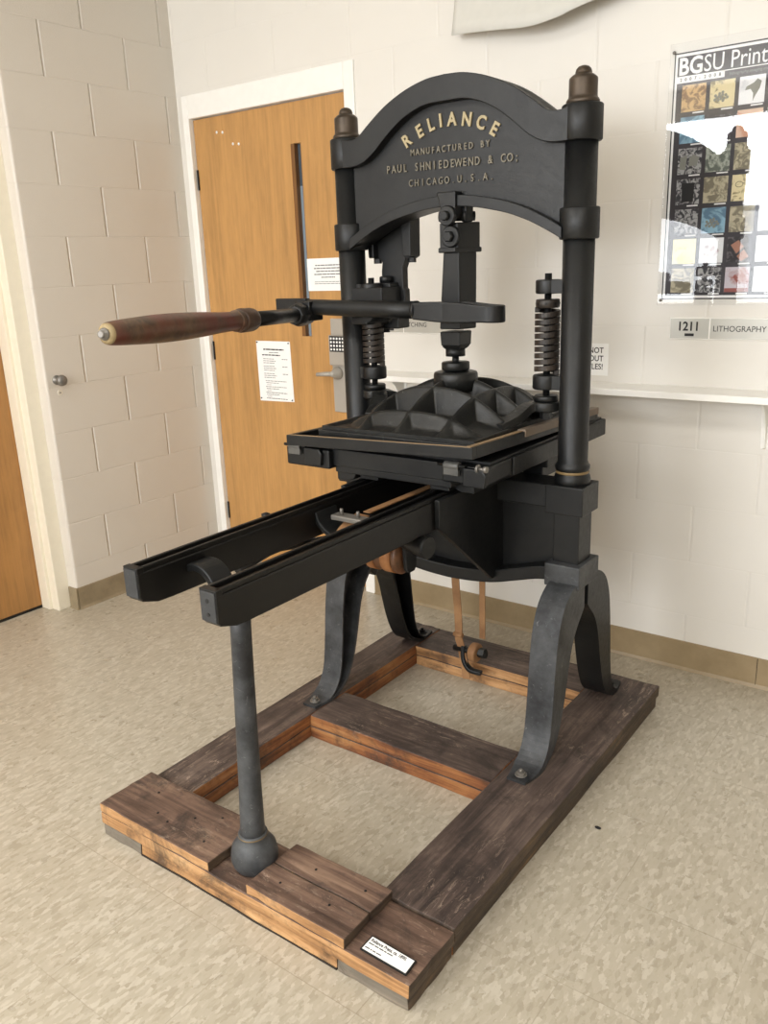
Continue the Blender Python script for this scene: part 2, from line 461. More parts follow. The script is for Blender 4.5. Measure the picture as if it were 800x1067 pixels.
# notices on the door
def txtmesh(bm, s, size, origin, ux, uy, depth=.0004, align='LEFT', bold=0, mi=0, sx=1.0):
    c = bpy.data.curves.new('t', 'FONT'); c.body = s; c.size = size; c.align_x = align; c.offset = bold; c.extrude = depth; c.resolution_u = 3
    o = bpy.data.objects.new('t', c); COL.objects.link(o)
    dg = bpy.context.evaluated_depsgraph_get(); dg.update()
    me = bpy.data.meshes.new_from_object(o.evaluated_get(dg))
    ux = Vector(ux).normalized(); uy = Vector(uy).normalized(); uz = ux.cross(uy); origin = Vector(origin)
    vs = [bm.verts.new(origin + ux * v.co.x * sx + uy * v.co.y + uz * (v.co.z + depth)) for v in me.vertices]
    for p in me.polygons:
        if len(set(p.vertices)) == len(p.vertices):
            try:
                f = bm.faces.new([vs[i] for i in p.vertices]); f.material_index = mi
            except ValueError: pass
    w = max([v.co.x for v in me.vertices], default=0) * sx
    COL.objects.unlink(o); bpy.data.objects.remove(o); bpy.data.curves.remove(c); bpy.data.meshes.remove(me)
    return w

MPAPER = plain('white_paper', srgb(248, 247, 244), .7)
MGREYPR = plain('grey_print', srgb(120, 120, 120), .7)
def textrows(bm, x0, x1, z, y, h, n_words, seedv, mi=1):
    rnd = random.Random(seedv); x = x0
    while x < x1:
        w = rnd.uniform(.35, 1) * (x1 - x0) / n_words
        box(bm, x, min(x + w, x1), y - .0006, y, z - h / 2, z + h / 2, mi); x += w + .003

py_ = LY - .0012
nt = empty('door_notice', (-.97, LY, .86)); tag(nt, 'white typed rules sheet pinned at four corners to the oak door, below the press handle', 'notice')
bm = NB(); hexa(bm, [(-1.079, py_, .855), (-.859, py_, .860), (-.859, LY, .860), (-1.079, LY, .855), (-1.079, py_, 1.1385), (-.8636, py_, 1.1387), (-.8636, LY, 1.1387), (-1.079, LY, 1.1385)])
sh = obj('sheet', bm, MPAPER, nt)
bm = NB(); y = py_ - .0001
textrows(bm, -1.035, -.905, 1.100, y, .006, 4, 1); textrows(bm, -1.0, -.94, 1.086, y, .003, 2, 2, 0); textrows(bm, -1.045, -.93, 1.074, y, .005, 4, 3)
zz = 1.056; k = 0
for blk in range(3):
    for r in range(3):
        textrows(bm, -1.04, -.97 + .01 * (r % 2), zz, y, .0026, 3, 10 + k, 0)
        if r == 0: textrows(bm, -.92, -.885, zz, y, .003, 2, 50 + k, 0)
        zz -= .0095; k += 1
    zz -= .006
for r in range(10):
    textrows(bm, -1.035 + .004 * (r % 3), -.90 - .05 * (r % 3), zz, y, .0026, 6, 80 + r, 0 if r < 4 else 1); zz -= .0092
obj('typed_text', bm, [MGREYPR, MBLK], sh)
for x, z in ((-1.072, 1.132), (-.872, 1.131), (-1.07, .868), (-.87, .868)):
    bm = NB(); lathe(bm, [(.0035, 0), (.003, .004), (0, .005)], (x, py_, z), (0, -1, 0), 10); obj('tack', bm, MBLK, nt)
nt = empty('door_notice', (-.6, LY, 1.36)); tag(nt, 'white notice with bold centred lines beside the narrow door window, partly behind the left column', 'notice')
bm = NB(); box(bm, -.7287, -.50, py_, LY, 1.362, 1.498); sh = obj('sheet', bm, MPAPER, nt)
bm = NB(); y = py_ - .0001
for r in range(5):
    hw = (.070, .078, .066, .078, .038)[r]
    textrows(bm, -.612 - hw, -.612 + hw, 1.469 - r * .0125, y, .0046, 5, 200 + r, 0)
for r in range(2): textrows(bm, -.69, -.54, 1.400 - r * .008, y, .0024, 7, 230 + r, 0)
obj('typed_text', bm, [MGREYPR, MBLK], sh)

# shelf on the back wall
shf = empty('wall_shelf', (.7, YB, 1.01)); tag(shf, 'long white painted wall shelf behind the press at mid height', 'shelf')
bm = NB(); box(bm, -.30, 2.3, 1.632, YB, 1.012, 1.034); obj('shelf_board', bm, MTRIM, shf, bevel=.002)
for x in (1.207, .30, -.22):
    bm = NB(); prism(bm, [(YB - .004, 1.012), (1.68, 1.012), (1.72, .98), (1.755, .92), (YB - .012, .85), (YB - .004, .845)], 'x', x - .004, x + .004)
    box(bm, x - .02, x + .02, 1.665, YB, 1.006, 1.012); hexa(bm, [(x - .012, YB - .004, .845), (x + .012, YB - .004, .845), (x + .012, YB, .845), (x - .012, YB, .845), (x - .02, YB - .004, 1.006), (x + .02, YB - .004, 1.006), (x + .02, YB, 1.006), (x - .02, YB, 1.006)])
    obj('bracket', bm, MTRIM, shf, bevel=.0015)

# poster
MPBK = plain('poster_dark', srgb(52, 46, 50), .5)
mp = M('acrylic_cover')
_t = mp.node('ShaderNodeBsdfTransparent'); _g = mp.node('ShaderNodeBsdfGlossy'); _g.inputs['Roughness'].default_value = .02
_f = mp.node('ShaderNodeFresnel'); _f.inputs['IOR'].default_value = 1.49; _x = mp.node('ShaderNodeMixShader')
mp.link(_f.outputs[0], _x.inputs[0]); mp.link(_t.outputs[0], _x.inputs[1]); mp.link(_g.outputs[0], _x.inputs[2]); mp.link(_x.outputs[0], mp.n['Material Output'].inputs[0])
MACR = mp.m
def art(name, cols, scale, seedv):
    m = M(name); v = m.map((1, 1, 1), (seedv, seedv * 2, 0)); n = m.noise(scale, 5, v, .6, 1.2)
    m.set(Base_Color=m.ramp(n, cols), Roughness=.6); return m.m
W_ = srgb(240, 240, 240)
def two(a, b, p=.5, w=.05): return [(p - w, a), (p + w, b)]
ARTS = {  # print colours paled to paint in the haze of reflections on the cover
 'blue': art('art_blue', two(srgb(96, 128, 150), srgb(150, 188, 206)), 22, 1), 'gold': art('art_gold', two(srgb(150, 120, 92), srgb(216, 184, 134), .48), 40, 2),
 'cream': art('art_cream', two(srgb(140, 128, 96), srgb(226, 212, 170), .42), 34, 3), 'white': art('art_white', two(srgb(214, 214, 216), W_, .34), 14, 4),
 'grey': art('art_grey', two(srgb(54, 52, 56), srgb(176, 174, 172)), 60, 5), 'orange': art('art_orange', two(srgb(212, 160, 132), srgb(226, 196, 174)), 18, 6),
 'green': art('art_green', two(srgb(100, 106, 96), srgb(176, 180, 166)), 40, 7), 'yellow': art('art_yellow', two(srgb(228, 218, 156), srgb(240, 234, 196)), 16, 8),
 'dark': art('art_dark', two(srgb(48, 44, 46), srgb(96, 90, 92), .55), 40, 9), 'rust': art('art_rust', two(srgb(168, 110, 100), srgb(206, 198, 204), .40), 16, 10),
 'tan': art('art_tan', two(srgb(128, 120, 100), srgb(192, 182, 154)), 40, 11)}
po = empty('exhibition_poster', (1.16, YB, 1.33)); tag(po, 'dark printmaking poster with rows of small artworks under clear plastic, pinned to the back wall', 'poster')
PX0, PX1, PZ0, PZ1 = .8448, 1.50, 1.318, 2.052
yb = YB - .003
bm = NB(); box(bm, PX0, PX1, yb, YB - .0005, PZ0, PZ1, 1); box(bm, PX0 + .004, PX1 - .004, yb - .0005, yb, PZ0 + .004, PZ1 - .004, 0)
box(bm, PX0 + .011, PX1 - .011, yb - .001, yb - .0005, PZ0 + .012, PZ1 - .012, 2)
sh = obj('poster_sheet', bm, [MPAPER, MBLK, MPBK], po)
bm = NB(); y = yb - .0012
w = txtmesh(bm, 'BG', .067, (.8585, y, 1.9895), (1, 0, 0), (0, 0, 1), .0001, bold=.0016, sx=.86)
txtmesh(bm, 'SU Printmaking', .067, (.8585 + w + .003, y, 1.9895), (1, 0, 0), (0, 0, 1), .0001, sx=.80)
box(bm, PX0 + .011, .998, yb - .0012, yb - .0008, 1.966, 1.985, 0); box(bm, .99, PX1 - .011, yb - .0012, yb - .0008, 1.9825, 1.985, 0)
obj('poster_title', bm, MPAPER, po)
bm = NB(); x = .865
for ch in '2007-2008': txtmesh(bm, ch, .013, (x, yb - .0014, 1.971), (1, 0, 0), (0, 0, 1), .0001, bold=.0003); x += .0145
obj('poster_years', bm, MBLK, po)
bm = NB(); txtmesh(bm, 'lithography.imaging.etching.relief', .012, (1.012, yb - .0014, 1.969), (1, 0, 0), (0, 0, 1), .0001); obj('poster_subtitle', bm, MGREYPR, po)
rows = [('gold', 'cream', 'white', 'grey', 'green', 'tan'), ('blue', 'dark', 'orange', 'green', 'tan', 'white'), ('grey', 'green', 'tan', 'white', 'gold', 'blue'),
        ('grey', 'tan', 'cream', 'blue', 'white', 'grey'), ('grey', 'blue', 'tan', 'white', 'dark', 'rust'), ('yellow', 'white', 'dark', 'white', 'tan', 'grey'), ('tan', 'grey', 'rust', 'white', 'cream', 'gold')]
for r, row in enumerate(rows):
    for c, k in enumerate(row):
        x0 = .8735 + c * .0850; z1 = 1.9585 - r * .0905
        if x0 + .074 > PX1 - .012: continue
        bm = NB(); box(bm, x0, x0 + .073, yb - .0014, yb - .0009, z1 - .076, z1)
        a = obj('artwork', bm, ARTS[k], po)
        bm = NB(); box(bm, x0 + .036, x0 + .07, yb - .0016, yb - .0009, z1 - .0825, z1 - .0785); obj('caption', bm, MPAPER, a)
        # simple dark figures inside a few prints
        bm = NB(); yy = yb - .0016
        cx, cz = x0 + .0365, z1 - .04
        if (r, c) == (3, 2):
            for s in (-1, 1):
                pts = [(cx + s * .015 + .011 * math.cos(t), cz + .012 + .008 * math.sin(t)) for t in [2 * PI * i / 14 for i in range(15)]]
                sweep(bm, [(p[0], yy, p[1]) for p in pts], .0014, .0008, up=(0, 1, 0))
            box(bm, cx - .005, cx + .005, yy, yb - .0012, cz + .013, cz + .015)
        elif (r, c) == (0, 2):      # upright leafy shape
            pts = [(cx + .004, cz - .03), (cx + .010, cz - .016), (cx + .022, cz + .004), (cx + .026, cz + .022), (cx + .014, cz + .030), (cx + .004, cz + .020), (cx - .016, cz + .012), (cx - .020, cz + .002), (cx - .004, cz + .004), (cx + .004, cz - .008)]
            prism(bm, pts, 'y', yy, yb - .0012, 1)
        elif (r, c) == (6, 2):      # small bird
            prism(bm, [(cx - .012, cz + .012), (cx - .006, cz + .018), (cx + .002, cz + .008), (cx + .012, cz - .006), (cx + .010, cz - .012), (cx, cz - .006), (cx - .006, cz)], 'y', yy, yb - .0012)
            box(bm, cx - .036, cx + .036, yy, yb - .0012, cz - .036, cz - .024)
            box(bm, cx + .001, cx + .0025, yy, yb - .0012, cz - .025, cz - .008)
        elif (r, c) == (5, 1):
            for k_ in range(9):
                t_ = k_ * .7; lathe(bm, [(.007 - .0004 * k_, 0), (.005 - .0004 * k_, .0004)], (cx + .018 * math.cos(t_ * 1.7), yb - .0013, cz + .014 * math.sin(t_)), (0, -1, 0), 9, 1)
        elif (r, c) in ((0, 1), (4, 1)):
            for k_ in range(14):
                t_ = k_ * 2.4; q_ = .0055 * math.sqrt(k_)
                lathe(bm, [(.005, 0), (.0035, .0003)], (cx - .004 + q_ * math.cos(t_), yb - .0013, cz - .006 + q_ * .7 * math.sin(t_)), (0, -1, 0), 7, 1)
        elif (r, c) == (3, 0):
            prism(bm, [(cx - .018, cz - .028), (cx + .018, cz - .028), (cx + .02, cz + .028), (cx - .02, cz + .028)], 'y', yy, yb - .0012)
        elif (r, c) == (2, 0):
            prism(bm, [(cx - .03, cz - .02), (cx - .012, cz - .024), (cx - .008, cz + .02), (cx - .03, cz + .014)], 'y', yy, yb - .0012, 1)
            prism(bm, [(cx - .002, cz - .014), (cx + .022, cz - .012), (cx + .03, cz + .01), (cx + .012, cz + .02), (cx - .002, cz + .012)], 'y', yy, yb - .0012, 1)
        elif (r, c) == (5, 2):
            prism(bm, [(cx - .026, cz + .016), (cx - .004, cz + .03), (cx + .014, cz + .01), (cx - .008, cz - .01)], 'y', yy, yb - .0012, 2)
            prism(bm, [(cx - .006, cz - .018), (cx + .014, cz + .002), (cx + .03, cz - .02), (cx + .008, cz - .034)], 'y', yy, yb - .0012, 2)
        else: bm.free(); bm = None
        if bm: obj('printed_figure', bm, [MBLK if (r, c) != (6, 2) else plain('figure_rust', srgb(150, 84, 76), .6), plain('figure_grey', srgb(138, 138, 128) if (r, c) != (5, 1) else srgb(206, 190, 190), .6), plain('figure_clay', srgb(172, 124, 102), .6)], a)
bm = NB(); box(bm, .833, 1.52, yb - .006, yb - .0035, 1.300, 2.078); obj('acrylic_cover', bm, MACR, po)
for x, z in ((.8445, 2.054), (.8445, 1.316)):
    bm = NB(); lathe(bm, [(.005, 0), (.005, .002), (.003, .004), (0, .0045)], (x, yb - .006, z), (0, -1, 0), 12); obj('screw', bm, MST, po)

# room signs
MPLATE = plain('brushed_sign_plate', srgb(190, 188, 180), .35, .3)
def room_sign(x0, num, word, label):
    s = empty('room_sign', (x0, YB, 1.19)); tag(s, label, 'sign')
    bm = NB(); w = .42
    box(bm, x0, x0 + w, YB - .006, YB, 1.189, 1.2605)
    pl = obj('sign_frame', bm, MTRIM, s, bevel=.003)
    bm = NB(); box(bm, x0 + .004, x0 + .128, YB - .0075, YB - .006, 1.193, 1.2565); box(bm, x0 + .133, x0 + w - .004, YB - .0075, YB - .006, 1.193, 1.2565)
    obj('sign_plate', bm, MPLATE, s)
    bm = NB(); txtmesh(bm, num, .040, (x0 + .026, YB - .0078, 1.2185), (1, 0, 0), (0, 0, 1), .0001, bold=.0011, sx=.92)
    box(bm, x0 + .052, x0 + .082, YB - .0082, YB - .0074, 1.200, 1.209)
    obj('room_number', bm, MBLK, s)
    bm = NB(); txtmesh(bm, word, .026, (x0 + .141, YB - .0078, 1.2165), (1, 0, 0), (0, 0, 1), .0001, sx=.93); obj('room_name', bm, MBLK, s)
    return s
room_sign(.878, '1211', 'LITHOGRAPHY', 'room sign reading 1211 LITHOGRAPHY under the poster on the back wall')
room_sign(-.337, '1210', 'ETCHING', 'room sign reading ETCHING behind the press, seen between its columns under the bar')
sg = empty('warning_sign', (.6, YB, 1.055)); tag(sg, 'white paper warning sign half hidden behind the right column above the shelf', 'sign')
bm = NB(); box(bm, .46, .668, YB - .0015, YB, 1.056, 1.1685); obj('sheet', bm, MPAPER, sg)
bm = NB()
for i, s in enumerate(('DO NOT', 'WITHOUT', 'BOTTLES!')): txtmesh(bm, s, .028, (.650, YB - .0016, 1.135 - i * .0285), (1, 0, 0), (0, 0, 1), .0001, 'RIGHT', bold=.0004, sx=.9)
obj('warning_text', bm, MBLK, sg)

# knob-like steel fitting on the left wall, its use unknown
kn = empty('wall_knob', (XL, .969, 1.04)); tag(kn, 'small round steel knob on the left block wall near its corner', 'wall stop')
bm = NB(); lathe(bm, [(.020, 0), (.020, .003), (.010, .006), (.009, .022), (.019, .028), (.024, .038), (.021, .048), (.010, .054), (0, .055)], (XL, .969, 1.04), (1, 0, 0), 28); obj('knob', bm, MST, kn)
bm = NB(); lathe(bm, [(.013, 0), (.012, .002)], (XL, .977, .985), (1, 0, 0), 20); lathe(bm, [(.003, .002), (.003, .0028)], (XL, .977, .985), (1, 0, 0), 8, 1); obj('cover_plate', bm, [MWP, MBLK], kn)

# large sheet of paper pinned high on the back wall, lower edge curling out
def paper_sheet():
    bm = NB(); edge = [(.075, 2.222), (.17, 2.212), (.28, 2.198), (.40, 2.186), (.50, 2.196), (.56, 2.212), (.68, 2.236), (.82, 2.25)]
    e = crv([Vector((x, z)) for x, z in edge], 5); n = 14; G = []
    for p in e:
        row = []
        for j in range(n + 1):
            t = j / n; z = p.y + (2.80 - p.y) * t
            off = .0008 + .112 * (1 - t) ** 2.2 * (0.45 + .55 * math.sin(PI * min(1, max(0, (p.x - .03) / .8))))
            row.append(bm.verts.new((p.x, YB - off, z)))
        G.append(row)
    for i in range(len(G) - 1):
        for j in range(n): bm.faces.new([G[i][j], G[i + 1][j], G[i + 1][j + 1], G[i][j + 1]]).smooth = True
    o = obj('paper_sheet', bm, plain('grey_paper', srgb(214, 212, 204), .7)); sm = o.modifiers.new('s', 'SOLIDIFY'); sm.thickness = .0012
    tag(o, 'large pale sheet of paper hung high on the back wall, lower edge curling out', 'paper')
paper_sheet()

# ceiling troffers (light the room)
MEM = bpy.data.materials.new('lamp_diffuser'); MEM.use_nodes = True
bb = MEM.node_tree.nodes['Principled BSDF']; bb.inputs['Emission Color'].default_value = (1, .95, .86, 1); bb.inputs['Emission Strength'].default_value = 2.5
tro = []
for i, (x, y) in enumerate(LPOS):
    t = empty('ceiling_light', (x, y, ZC)); tag(t, 'recessed fluorescent ceiling light behind or above the viewer', 'ceiling light', 'fluorescent ceiling lights')
    bm = NB()
    for a, b, c, d in ((-.62, .62, -.32, -.29), (-.62, .62, .29, .32), (-.62, -.59, -.29, .29), (.59, .62, -.29, .29)): box(bm, x + a, x + b, y + c, y + d, ZC - .03, ZC)
    obj('frame', bm, MTRIM, t)
    bm = NB(); box(bm, x - .59, x + .59, y - .29, y + .29, ZC - .018, ZC - .012); obj('diffuser', bm, MEM, t)

# ------------------------------------------------------------------ timber base
tb = empty('timber_base', (.508, .73, 0)); tag(tb, 'heavy stained timber floor frame of lapped beams carrying the iron press', 'base')
def jag(bm, amt, maxlen=.06):
    bmesh.ops.subdivide_edges(bm, edges=[e for e in bm.edges if e.calc_length() > maxlen], cuts=1)
    bmesh.ops.subdivide_edges(bm, edges=[e for e in bm.edges if e.calc_length() > maxlen], cuts=3, use_grid_fill=True)
    for v in bm.verts:
        d = noise.noise_vector(v.co * 22) * amt + noise.noise_vector(v.co * 70) * amt * .5
        v.co += Vector((d.x, d.y, d.z * .7 if v.co.z > .004 else 0))
def board(name, x0, x1, y0, y1, z0, z1, top, front, back, right, left, jagamt=.0032, par=None, label=None):
    bm = NB(); box(bm, x0, x1, y0, y1, z0, z1)
    bmesh.ops.recalc_face_normals(bm, faces=bm.faces)
    jag(bm, jagamt)
    bmesh.ops.recalc_face_normals(bm, faces=bm.faces)
    mats = []
    for f in bm.faces:
        n = f.normal
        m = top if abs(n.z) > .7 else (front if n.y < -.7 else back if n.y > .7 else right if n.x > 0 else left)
        if m not in mats: mats.append(m)
        f.material_index = mats.index(m)
    return obj(name, bm, mats, par or tb, bevel=.003, label=label)
Wb, Lb, HB, H1, H2 = 1.016, 1.469, .078, .0715, .0985
g = .0015
board('side_beam', 0, .150, .176, Lb, .040, HB, T_TOPY, T_RED, T_SIDE, T_REDY, T_SIDE)
board('side_beam', .004, .152, .176, Lb - .004, 0, .0385, T_TOPY, T_RED, T_SIDE, T_REDY, T_SIDE)
board('side_beam', .815, Wb, .176, Lb, .040, HB, T_TOPY, T_SIDE, T_SIDE, T_SIDE, T_REDY)
board('side_beam', .817, Wb - .006, .178, Lb - .006, 0, .0385, T_TOPY, T_RED, T_SIDE, T_SIDE, T_REDY)
board('cross_beam', .1515, .8135, .686, .866, .040, HB - .001, T_TOPX, T_RED, T_RED, T_RED, T_RED)
board('cross_beam', .1535, .8155, .684, .864, 0, .0385, T_TOPX, T_RED, T_RED, T_RED, T_RED)
board('cross_beam', .1515, .8135, 1.29, Lb, .040, HB - .001, T_TOPX, T_PINE, T_SIDE, T_RED, T_RED)
board('cross_beam', .1535, .8155, 1.288, Lb - .004, 0, .0385, T_TOPX, T_PINE, T_SIDE, T_RED, T_RED)
board('front_beam', 0, Wb, 0, .175, .036, H1, T_FRONT, T_PINE, T_SIDE, T_SIDE, T_PINE)
board('front_sill', .159, .822, .004, .170, 0, .0345, T_FRONT, T_PINE, T_SIDE, T_SIDE, T_PINE)
board('front_sill', .004, .157, .003, .174, 0, .0345, T_FRONT, T_GREY, T_SIDE, T_SIDE, T_GREY, label='weathered grey end block')
board('front_sill', .824, Wb - .006, .003, .174, 0, .0345, T_FRONT, T_GREY, T_SIDE, T_SIDE, T_GREY, label='weathered grey end block')
bm = NB(); box(bm, .159, .822, .002, .01, 0, .0045); jag(bm, .003); obj('grime_line', bm, plain('grime', srgb(46, 38, 30), .8), tb)
b1 = board('raised_block', 0, .428, 0, .175, H1 + .001, H2, T_FRONT, T_PINE, T_SIDE, T_SIDE, T_PINE)
b2 = board('raised_block', .555, .8486, 0, .092, H1 + .001, H2, T_FRONT, T_PINE, T_SIDE, T_SIDE, T_SIDE)
b3 = board('raised_block', .557, .8486, .0945, .176, H1 + .001, H2, T_FRONT, T_SIDE, T_SIDE, T_SIDE, T_SIDE)
for par, pts in ((b1, ((.10, .12), (.17, .06), (.27, .10), (.36, .05), (.33, .14), (.22, .05))), (b2, ((.62, .05), (.76, .06))), (b3, ((.66, .13), (.8, .14)))):
    for x, y in pts:
        bm = NB(); lathe(bm, [(.0035, 0), (.003, .0012), (0, .0014)], (x, y, H2 + .0004), (0, 0, 1), 8); obj('nail_head', bm, MDARKGL, par)
# placard
pc = empty('exhibit_placard', (.937, .04, H1)); tag(pc, 'small black-edged white label card lying on the front right corner of the timber base', 'placard')
A_, B_ = Vector((.878, .0186, 0)), Vector((.9975, .0175, 0))
zc0 = H1 + .0025
bm = NB(); hexa(bm, [(.8775, .0186, zc0), (.9980, .0167, zc0), (.9953, .0590, zc0), (.8772, .0625, zc0), (.8775, .0186, zc0 + .003), (.9980, .0167, zc0 + .003), (.9953, .0590, zc0 + .003), (.8772, .0625, zc0 + .003)])
obj('backing', bm, MBLK, pc)
bm = NB(); z = zc0 + .0035; hexa(bm, [(.8810, .0215, z - .0008), (.9945, .0198, z - .0008), (.9922, .0560, z - .0008), (.8808, .0592, z - .0008), (.8810, .0215, z), (.9945, .0198, z), (.9922, .0560, z), (.8808, .0592, z)])
obj('card', bm, MPAPER, pc)
bm = NB(); txtmesh(bm, 'Reliance Press, ca. 1890.', .0118, (.8840, .0475, z), (1, -.022, 0), (.02, 1, 0), .0001, bold=.0003, sx=.80)
for xx, yy, ww in ((.884, .0405, .014), (.900, .0402, .010), (.912, .0400, .011), (.925, .0397, .006), (.933, .0395, .014), (.884, .0275, .012), (.898, .0272, .004), (.904, .0270, .008), (.914, .0268, .012)):
    box(bm, xx, xx + ww, yy, yy + .0024, z, z + .0002)
obj('card_text', bm, MBLK, pc)

# ------------------------------------------------------------------ the press
CX, CY = .4825, 1.07
XCL, XCR = .104, .861
press = empty('printing_press', (CX, CY, HB)); tag(press, 'black cast iron hand printing press with gold RELIANCE lettering, bolted to the timber base', 'printing press')

# columns with finials
for x in (XCL, XCR):
    bm = NB()
    lathe(bm, [(.041, .84), (.041, .845), (.050, .853), (.0515, .866), (.049, .877), (.0455, .882), (.0455, .892), (.048, .896), (.0485, .905), (.044, .911), (.0415, .918), (.0415, 1.83)], (x, CY, 0), (0, 0, 1), 40)
    c = obj('column', bm, MI, press, bevel=0)
    bm = NB(); lathe(bm, [(.0458, .8835), (.0466, .8855), (.0466, .8890), (.0458, .891)], (x, CY, 0), (0, 0, 1), 40); obj('gold_band', bm, MLINE, c, label='thin gold painted band')
    bm = NB(); lathe(bm, [(.036, 1.826), (.041, 1.8295), (.0415, 1.836), (.0385, 1.841), (.0365, 1.842), (.0355, 1.848), (.0355, 1.884), (.0345, 1.888), (.026, 1.895), (.0205, 1.897), (.0205, 1.901), (.0185, 1.908), (.013, 1.9135), (.006, 1.916), (0, 1.9165)], (x, CY, 0), (0, 0, 1), 40)
    obj('finial', bm, MBR, c, label='aged brass finial')

# head casting
def mirror(pts): return [(CX - d, z) for d, z in pts[::-1] if d > 0] + [(CX + d, z) for d, z in pts]
top = [(0, 1.946), (.06, 1.942), (.13, 1.924), (.20, 1.893), (.262, 1.852), (.30, 1.824), (.325, 1.8175), (.345, 1.818), (.362, 1.824)]
low = [(0, 1.612), (.08, 1.606), (.18, 1.586), (.25, 1.562), (.30, 1.538), (.333, 1.520), (.350, 1.5095)]
rin = [(0, 1.880), (.07, 1.877), (.14, 1.852), (.20, 1.812), (.245, 1.775), (.285, 1.752), (.32, 1.744), (.362, 1.743)]
top = [tuple(p) for p in crv(top, 5)]; low = [tuple(p) for p in crv(low, 5)]; rin = [tuple(p) for p in crv(rin, 5)]
bm = NB(); T, L_, R_ = mirror(top), mirror(low), mirror(rin)
prism(bm, T + [(CX + .362, 1.60)] + [(x, z + .008) for x, z in L_[::-1]] + [(CX - .362, 1.60)], 'y', 1.051, 1.089)       # web
hd = obj('head', bm, MI, press, bevel=.002)
bm = NB()
prism(bm, T + R_[::-1], 'y', 1.022, 1.118); obj('top_rim', bm, MI, hd, bevel=.006, seg=3)
bm = NB()
lo2 = [(x, z + .030) for x, z in L_]
prism(bm, lo2 + L_[::-1], 'y', 1.022, 1.118); obj('bottom_flange', bm, MI, hd, bevel=.004)
for x in (XCL, XCR):
    for z0, z1, r in ((1.743, 1.8285, .0515), (1.508, 1.5865, .0515)):
        bm = NB(); lathe(bm, [(r - .003, z0), (r, z0 + .003), (r, z1 - .003), (r - .003, z1)], (x, CY, 0), (0, 0, 1), 40); obj('collar', bm, MI, hd)
# lettering
bm = NB(); yl = 1.0508
def letter(s, x, z, size, ang, bold=.0008, sx=.85, mi=0):
    ux = Vector((math.cos(ang), 0, math.sin(ang))); uy = Vector((-math.sin(ang), 0, math.cos(ang)))
    txtmesh(bm, s, size, Vector((x, yl, z)) - uy * size * .35, ux, uy, .0025, 'CENTER', bold, mi, sx)
for ch, x, z, a in zip('RELIANCE', (.3385, .3839, .4215, .4541, .4913, .5385, .5833, .6235), (1.7985, 1.8185, 1.8315, 1.838, 1.8375, 1.8315, 1.8185, 1.798), (.56, .44, .28, .12, -.02, -.18, -.36, -.56)):
    letter(ch, x, z, .0475, a, .0015, .86)
obj('maker_name', bm, MGOLD, hd, label='gold raised letters RELIANCE in an arc')
def line(s, x0, x1, z0, z1, size, bold, name, mat, sx=.85):
    global bm
    bm = NB(); n = len(s)
    for i, ch in enumerate(s):
        if ch == ' ': continue
        t = (i + .5) / n
        letter(ch, x0 + (x1 - x0) * t, z0 + (z1 - z0) * t, size, 0, bold, sx)
    obj(name, bm, mat, hd)
line('MANUFACTURED BY', .350, .612, 1.7655, 1.7640, .0235, .0004, 'maker_text', MGOLD2, .8)
line('PAUL SHNIEDEWEND & CO;', .262, .700, 1.7275, 1.7225, .030, .0003, 'maker_text', MGOLD2, .78)
line('CHICAGO.U.S.A.', .340, .626, 1.6845, 1.6815, .027, .0001, 'maker_text', MGOLD2, .78)

# lower bow casting between the columns
bm = NB()
lowb = [(0, .512), (.08, .516), (.16, .527), (.24, .549), (.30, .566), (.34, .572)]
lowb = [tuple(p) for p in crv(lowb, 5)]; LB = mirror(lowb)
prism(bm, [(x, z + .01) for x, z in LB] + [(CX + .34, .84), (CX - .34, .84)], 'y', 1.055, 1.090)
bow = obj('bow_casting', bm, MI, press, bevel=.002)
bm = NB(); prism(bm, LB + [(x, z + .042) for x, z in LB[::-1]], 'y', 1.005, 1.135); obj('bottom_flange', bm, MI, bow, bevel=.005)
bm = NB(); box(bm, CX - .345, CX + .345, 1.018, 1.122, .785, .852); obj('top_flange', bm, MI, bow, bevel=.004)
for s in (-1, 1):
    x = CX + s * .160
    bm = NB(); prism(bm, [(.705, .782), (.99, .547), (1.06, .547), (1.06, .86), (.705, .86)], 'x', x - .008, x + .008)
    obj('gusset', bm, MI, bow, bevel=.002)
    # column blocks
    xc = XCL if s < 0 else XCR
    a = .056
    bm = NB(); box(bm, xc - a, xc + a + .001, CY - a, CY + a, .7705, .8535); obj('column_block', bm, MI, bow, bevel=.003)
    bm = NB(); box(bm, xc - .038 + .004, xc + .044, CY - .044, CY + .044, .62, .771); obj('column_block', bm, MI, bow, bevel=.003)
    bm = NB(); box(bm, xc - .052 + .004, xc + .060, CY - .070, CY + .070, .5575, .626); obj('column_block', bm, MIL, bow, bevel=.004, label='worn grey block above the legs')

